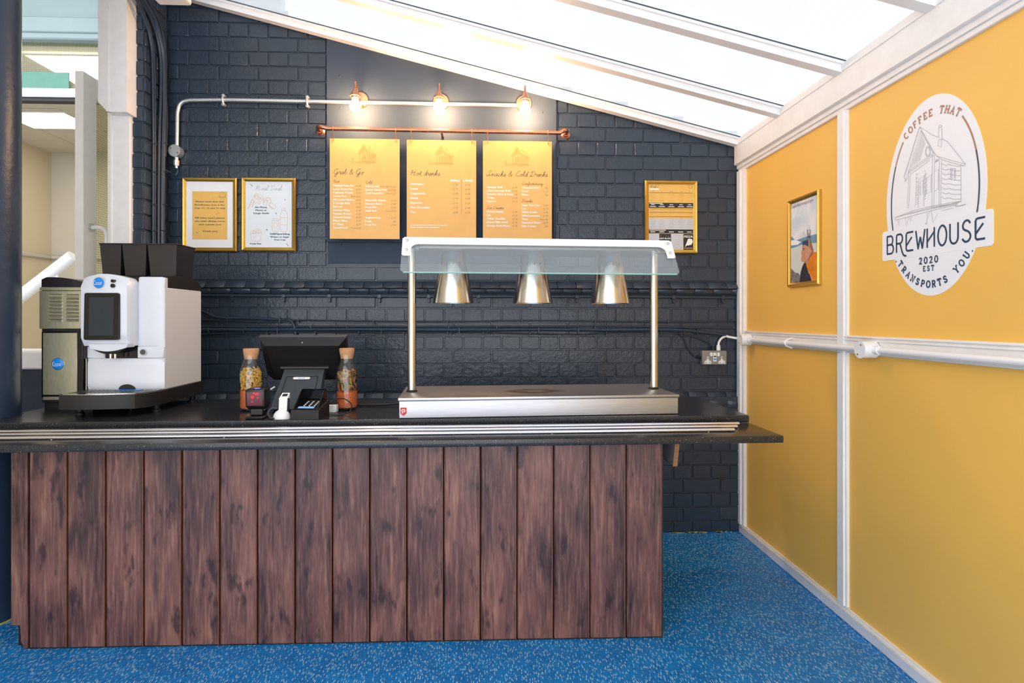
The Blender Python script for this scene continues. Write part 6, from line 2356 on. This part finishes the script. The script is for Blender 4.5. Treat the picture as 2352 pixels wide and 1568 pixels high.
# black lead from the food warmer along the worktop to the till
cable('cable', [(-0.36, 2.66, ZC + 0.014), (-0.45, 2.64, ZC + 0.008), (-0.58, 2.64, ZC + 0.006), (-0.66, 2.63, ZC + 0.006), (-0.70, 2.62, ZC + 0.006)], 0.005, 'black mains lead lying on the worktop beside the food warmer', mat='rubber')
cable('cable', [(-0.655, 2.43, ZC + 0.045), (-0.635, 2.44, ZC + 0.06), (-0.60, 2.44, ZC + 0.062), (-0.567, 2.43, ZC + 0.04), (-0.572, 2.42, ZC + 0.012), (-0.60, 2.40, ZC + 0.0035), (-0.648, 2.395, ZC + 0.0035)], 0.0025, 'thin black cord looping from the keypad in front of the right bottle', mat='rubber')
cable('cable', [(-0.836, 2.352, ZC + 0.036), (-0.86, 2.34, ZC + 0.04), (-0.872, 2.335, ZC + 0.022), (-0.858, 2.32, ZC + 0.006), (-0.84, 2.312, ZC + 0.004)], 0.0028, 'thin grey cord coiling behind the fingerprint reader', mat='stand_grey')
cable('cable', [(-0.950, 2.46, ZC + 0.012), (-0.948, 2.48, ZC + 0.055), (-0.943, 2.50, ZC + 0.080), (-0.925, 2.55, ZC + 0.100)], 0.0035, 'short white cord behind the barcode scanner', mat='white_plastic')

# ================================================================== ON THE YELLOW WALL
# ---- framed photograph print
yc_, hw_ = 2.60, 0.131
z0f, z1f = 1.366, 1.781
e = empty('picture_frame', (XR, yc_, z0f), -PI / 2)
w, h = 2 * hw_, z1f - z0f
gold_frame(e, w, h, 0.019, 0.018)
pr = MB().box(-w / 2 + 0.012, w / 2 - 0.012, -0.006, -0.001, 0.012, h - 0.012).build('print', 'cloud_sky', e, smooth=False)
XF = XR - 0.006


def q4(zx, zy):
    p = on_x(1780 + zx / 6.275, 420 + zy / 6.275, XF)
    return (yc_ - p.y, p.z - z0f)


def cut(pts):
    return [(max(-w / 2 + 0.0135, min(w / 2 - 0.0135, a)), max(0.0135, min(h - 0.0135, b))) for a, b in pts]


lay = [('hill_blue', [(150, 780), (300, 830), (400, 790), (470, 770), (660, 720), (660, 870), (400, 890), (300, 930), (150, 965)], 'printed_hills'),
       ('white_print', [(150, 850), (290, 820), (380, 850), (330, 890), (150, 920)], 'printed_mist'),
       ('lake', [(150, 965), (300, 925), (400, 885), (660, 850), (660, 1520), (150, 1520)], 'printed_lake'),
       ('rock', [(150, 1240), (240, 1230), (290, 1290), (340, 1300), (380, 1340), (380, 1520), (150, 1520)], 'printed_rocks'),
       ('trouser_dark', [(430, 1145), (480, 1170), (500, 1300), (540, 1500), (355, 1500), (375, 1290), (400, 1200)], 'printed_trousers'),
       ('sleeve_orange', [(455, 1180), (500, 1080), (560, 1000), (660, 985), (660, 1520), (545, 1500), (520, 1330), (490, 1300)], 'printed_sleeve'),
       ('skin_shade', [(530, 860), (560, 960), (560, 1010), (480, 1120), (440, 1155), (420, 1110), (520, 1000), (515, 870)], 'printed_hand'),
       ('mug_blue', [(402, 845), (470, 820), (518, 808), (515, 930), (455, 965), (405, 960)], 'printed_mug'),
       ('chipboard', [(488, 820), (518, 808), (516, 930), (490, 940)], 'printed_mug_side'),
       ('skin', [(410, 900), (440, 888), (490, 915), (545, 985), (520, 1030), (470, 1140), (430, 1130), (395, 1135), (383, 1100), (395, 1060), (385, 1000), (400, 960), (450, 955), (415, 940)], 'printed_hand')]
for k, (mt, pts, nm) in enumerate(lay):
    MB().flat(cut([q4(*p) for p in pts]), -0.0064 - 0.0003 * k).build(nm, mt, pr, smooth=False, fix=False)
dk = MB()
for pts in ([(405, 965), (445, 990), (440, 1040)], [(395, 1010), (430, 1040), (425, 1080)], [(390, 1060), (415, 1080), (415, 1120)]):
    dk.ribbon([q4(*p) for p in pts], 0.0012, -0.0098)
dk.build('printed_finger_lines', 'skin_shade', pr, smooth=False, fix=False)
dk = MB()
for x, y0_, y1_ in ((478, 670, 795), (498, 720, 795), (514, 665, 790)):
    dk.ribbon([q4(x, y0_), q4(x, y1_)], 0.004, -0.0098)
dk.ribbon([q4(*p) for p in ((418, 810), (412, 760), (422, 700), (440, 745), (452, 780))], 0.0012, -0.0098)
dk.ribbon([q4(*p) for p in ((495, 605), (505, 615), (505, 635), (492, 648))], 0.001, -0.0098)
a_, b_ = q4(235, 350), q4(560, 255)
script(dk, 'Drinks that transport you', a_[0], (a_[1] + b_[1]) / 2 - 0.004, 0.0075, b_[0] - a_[0], -0.0098, 0.0009)
dk.build('printed_marks', 'print_dark', pr, smooth=False, fix=False)
tag(e, 'gold framed photograph print of hands round a mug on yellow wall', 'picture frame')

# ---- round shop logo sticker
lg = empty('wall_logo', (XR, LYC, LZC), -PI / 2)
AX, AZ = 0.2135, 0.327
ov = ell(0, 0, AX, AZ, 0, 360, 72)[:-1]
MB().prism(ov, -0.0008, 0.0, 'xz').build('oval', 'white_print', lg, smooth=False)
bn = [(x - 0.0005, z - 0.1375) for x, z in rrect(0.47, 0.107, 0.010)]
MB().prism(bn, -0.0012, 0.0, 'xz').build('banner', 'white_print', lg, smooth=False)
yl = -0.0018
br_, nv_, lt, sl_ = MB(), MB(), MB(), MB()
slab_arc(br_, 'COFFEE THAT', 0, 0, 0.217, 0.274, 90.5, 0.0235, yl, 0.0044, 6.2)
for (a0, a1, mt) in ((48, 20, 'print_brown'), (20, -17, 'print_slate'), (133, 152, 'print_brown'), (152, 197, 'print_slate')):
    MB().ribbon(ell(0, 0, 0.187, 0.295, a0, a1, 16), 0.0052, yl).build('border_line', mt, lg, smooth=False, fix=False)
slab_arc(nv_, 'TRANSPORTS YOU', 0, 0, 0.205, 0.289, 270, 0.0225, yl, 0.0046, 6.7, below=True)
for c in ((-0.163, -0.199), (0.163, -0.199)):
    nv_.ribbon([(c[0] - 0.002, c[1]), (c[0] + 0.002, c[1])], 0.005, yl)
slab_line(nv_, '2020', -0.008, -0.2195, 0.022, yl, 0.0042, 0.34)
slab_line(nv_, 'EST', -0.008, -0.2445, 0.017, yl, 0.0034, 0.36)
for s in HOUSE:
    lt.ribbon(s, 0.0012, yl)
# BREWHOUSE in a thin display face
LW = {
 'B': [[(0.08, 0), (0.08, 1)], [(0.04, 0.99), (0.5, 0.99)] + ell(0.5, 0.75, 0.24, 0.24, 90, -90, 10) + [(0.08, 0.51)], [(0.5, 0.5)] + ell(0.54, 0.255, 0.27, 0.25, 90, -90, 10) + [(0.04, 0.005)]],
 'R': [[(0.08, 0), (0.08, 0.9), (0.14, 0.97), (0.24, 0.99), (0.5, 0.99)] + ell(0.5, 0.74, 0.26, 0.25, 90, -90, 10) + [(0.08, 0.49)], [(p.x, p.y) for p in smooth_path([(0.45, 0.5, 0), (0.6, 0.26, 0), (0.74, -0.02, 0), (0.92, -0.2, 0), (1.2, -0.25, 0)], 5)]],
 'E': [[(0.85, 0.99), (0.24, 0.99), (0.14, 0.96), (0.08, 0.88), (0.08, 0.12), (0.14, 0.04), (0.24, 0.01), (0.85, 0.01)], [(0.08, 0.28), (0.7, 0.72)]],
 'W': [[(0.02, 1), (0.27, 0.0)], [(0.25, 0.0), (0.49, 0.64)], [(0.49, 0.64), (0.71, 0.0)], [(0.70, 0.0), (0.96, 1)]],
 'H': [[(0.1, 0), (0.1, 1)], [(0.8, 0), (0.8, 1)], [(0.1, 0.3), (0.8, 0.78)]],
 'O': [ell(0.46, 0.5, 0.4, 0.5, 0, 360, 26)],
 'U': [[(0.08, 1), (0.08, 0.28)] + ell(0.44, 0.3, 0.36, 0.3, 180, 360, 10) + [(0.8, 1)]],
 'S': [smooth_path([(0.74, 0.84, 0), (0.58, 0.98, 0), (0.3, 0.98, 0), (0.12, 0.8, 0), (0.2, 0.6, 0), (0.6, 0.45, 0), (0.76, 0.25, 0), (0.62, 0.04, 0), (0.3, 0.0, 0), (0.06, 0.16, 0)], 4)],
}
bx_, n9 = -0.212, 9
for k, c in enumerate('BREWHOUSE'):
    x = bx_ + k * 0.0478
    for st in LW[c]:
        pts = [(x + p[0] * 0.0435, -0.168 + p[1] * 0.064) for p in st]
        nv_.ribbon(pts, 0.0066, yl, closed=False)
br_.build('copper_lettering', 'print_brown', lg, smooth=False, fix=False)
nv_.build('navy_lettering', 'print_navy', lg, smooth=False, fix=False)
lt.build('cabin_drawing', 'print_line', lg, smooth=False, fix=False)
tag(lg, 'large white oval logo sticker with cabin drawing on yellow wall', 'wall logo')
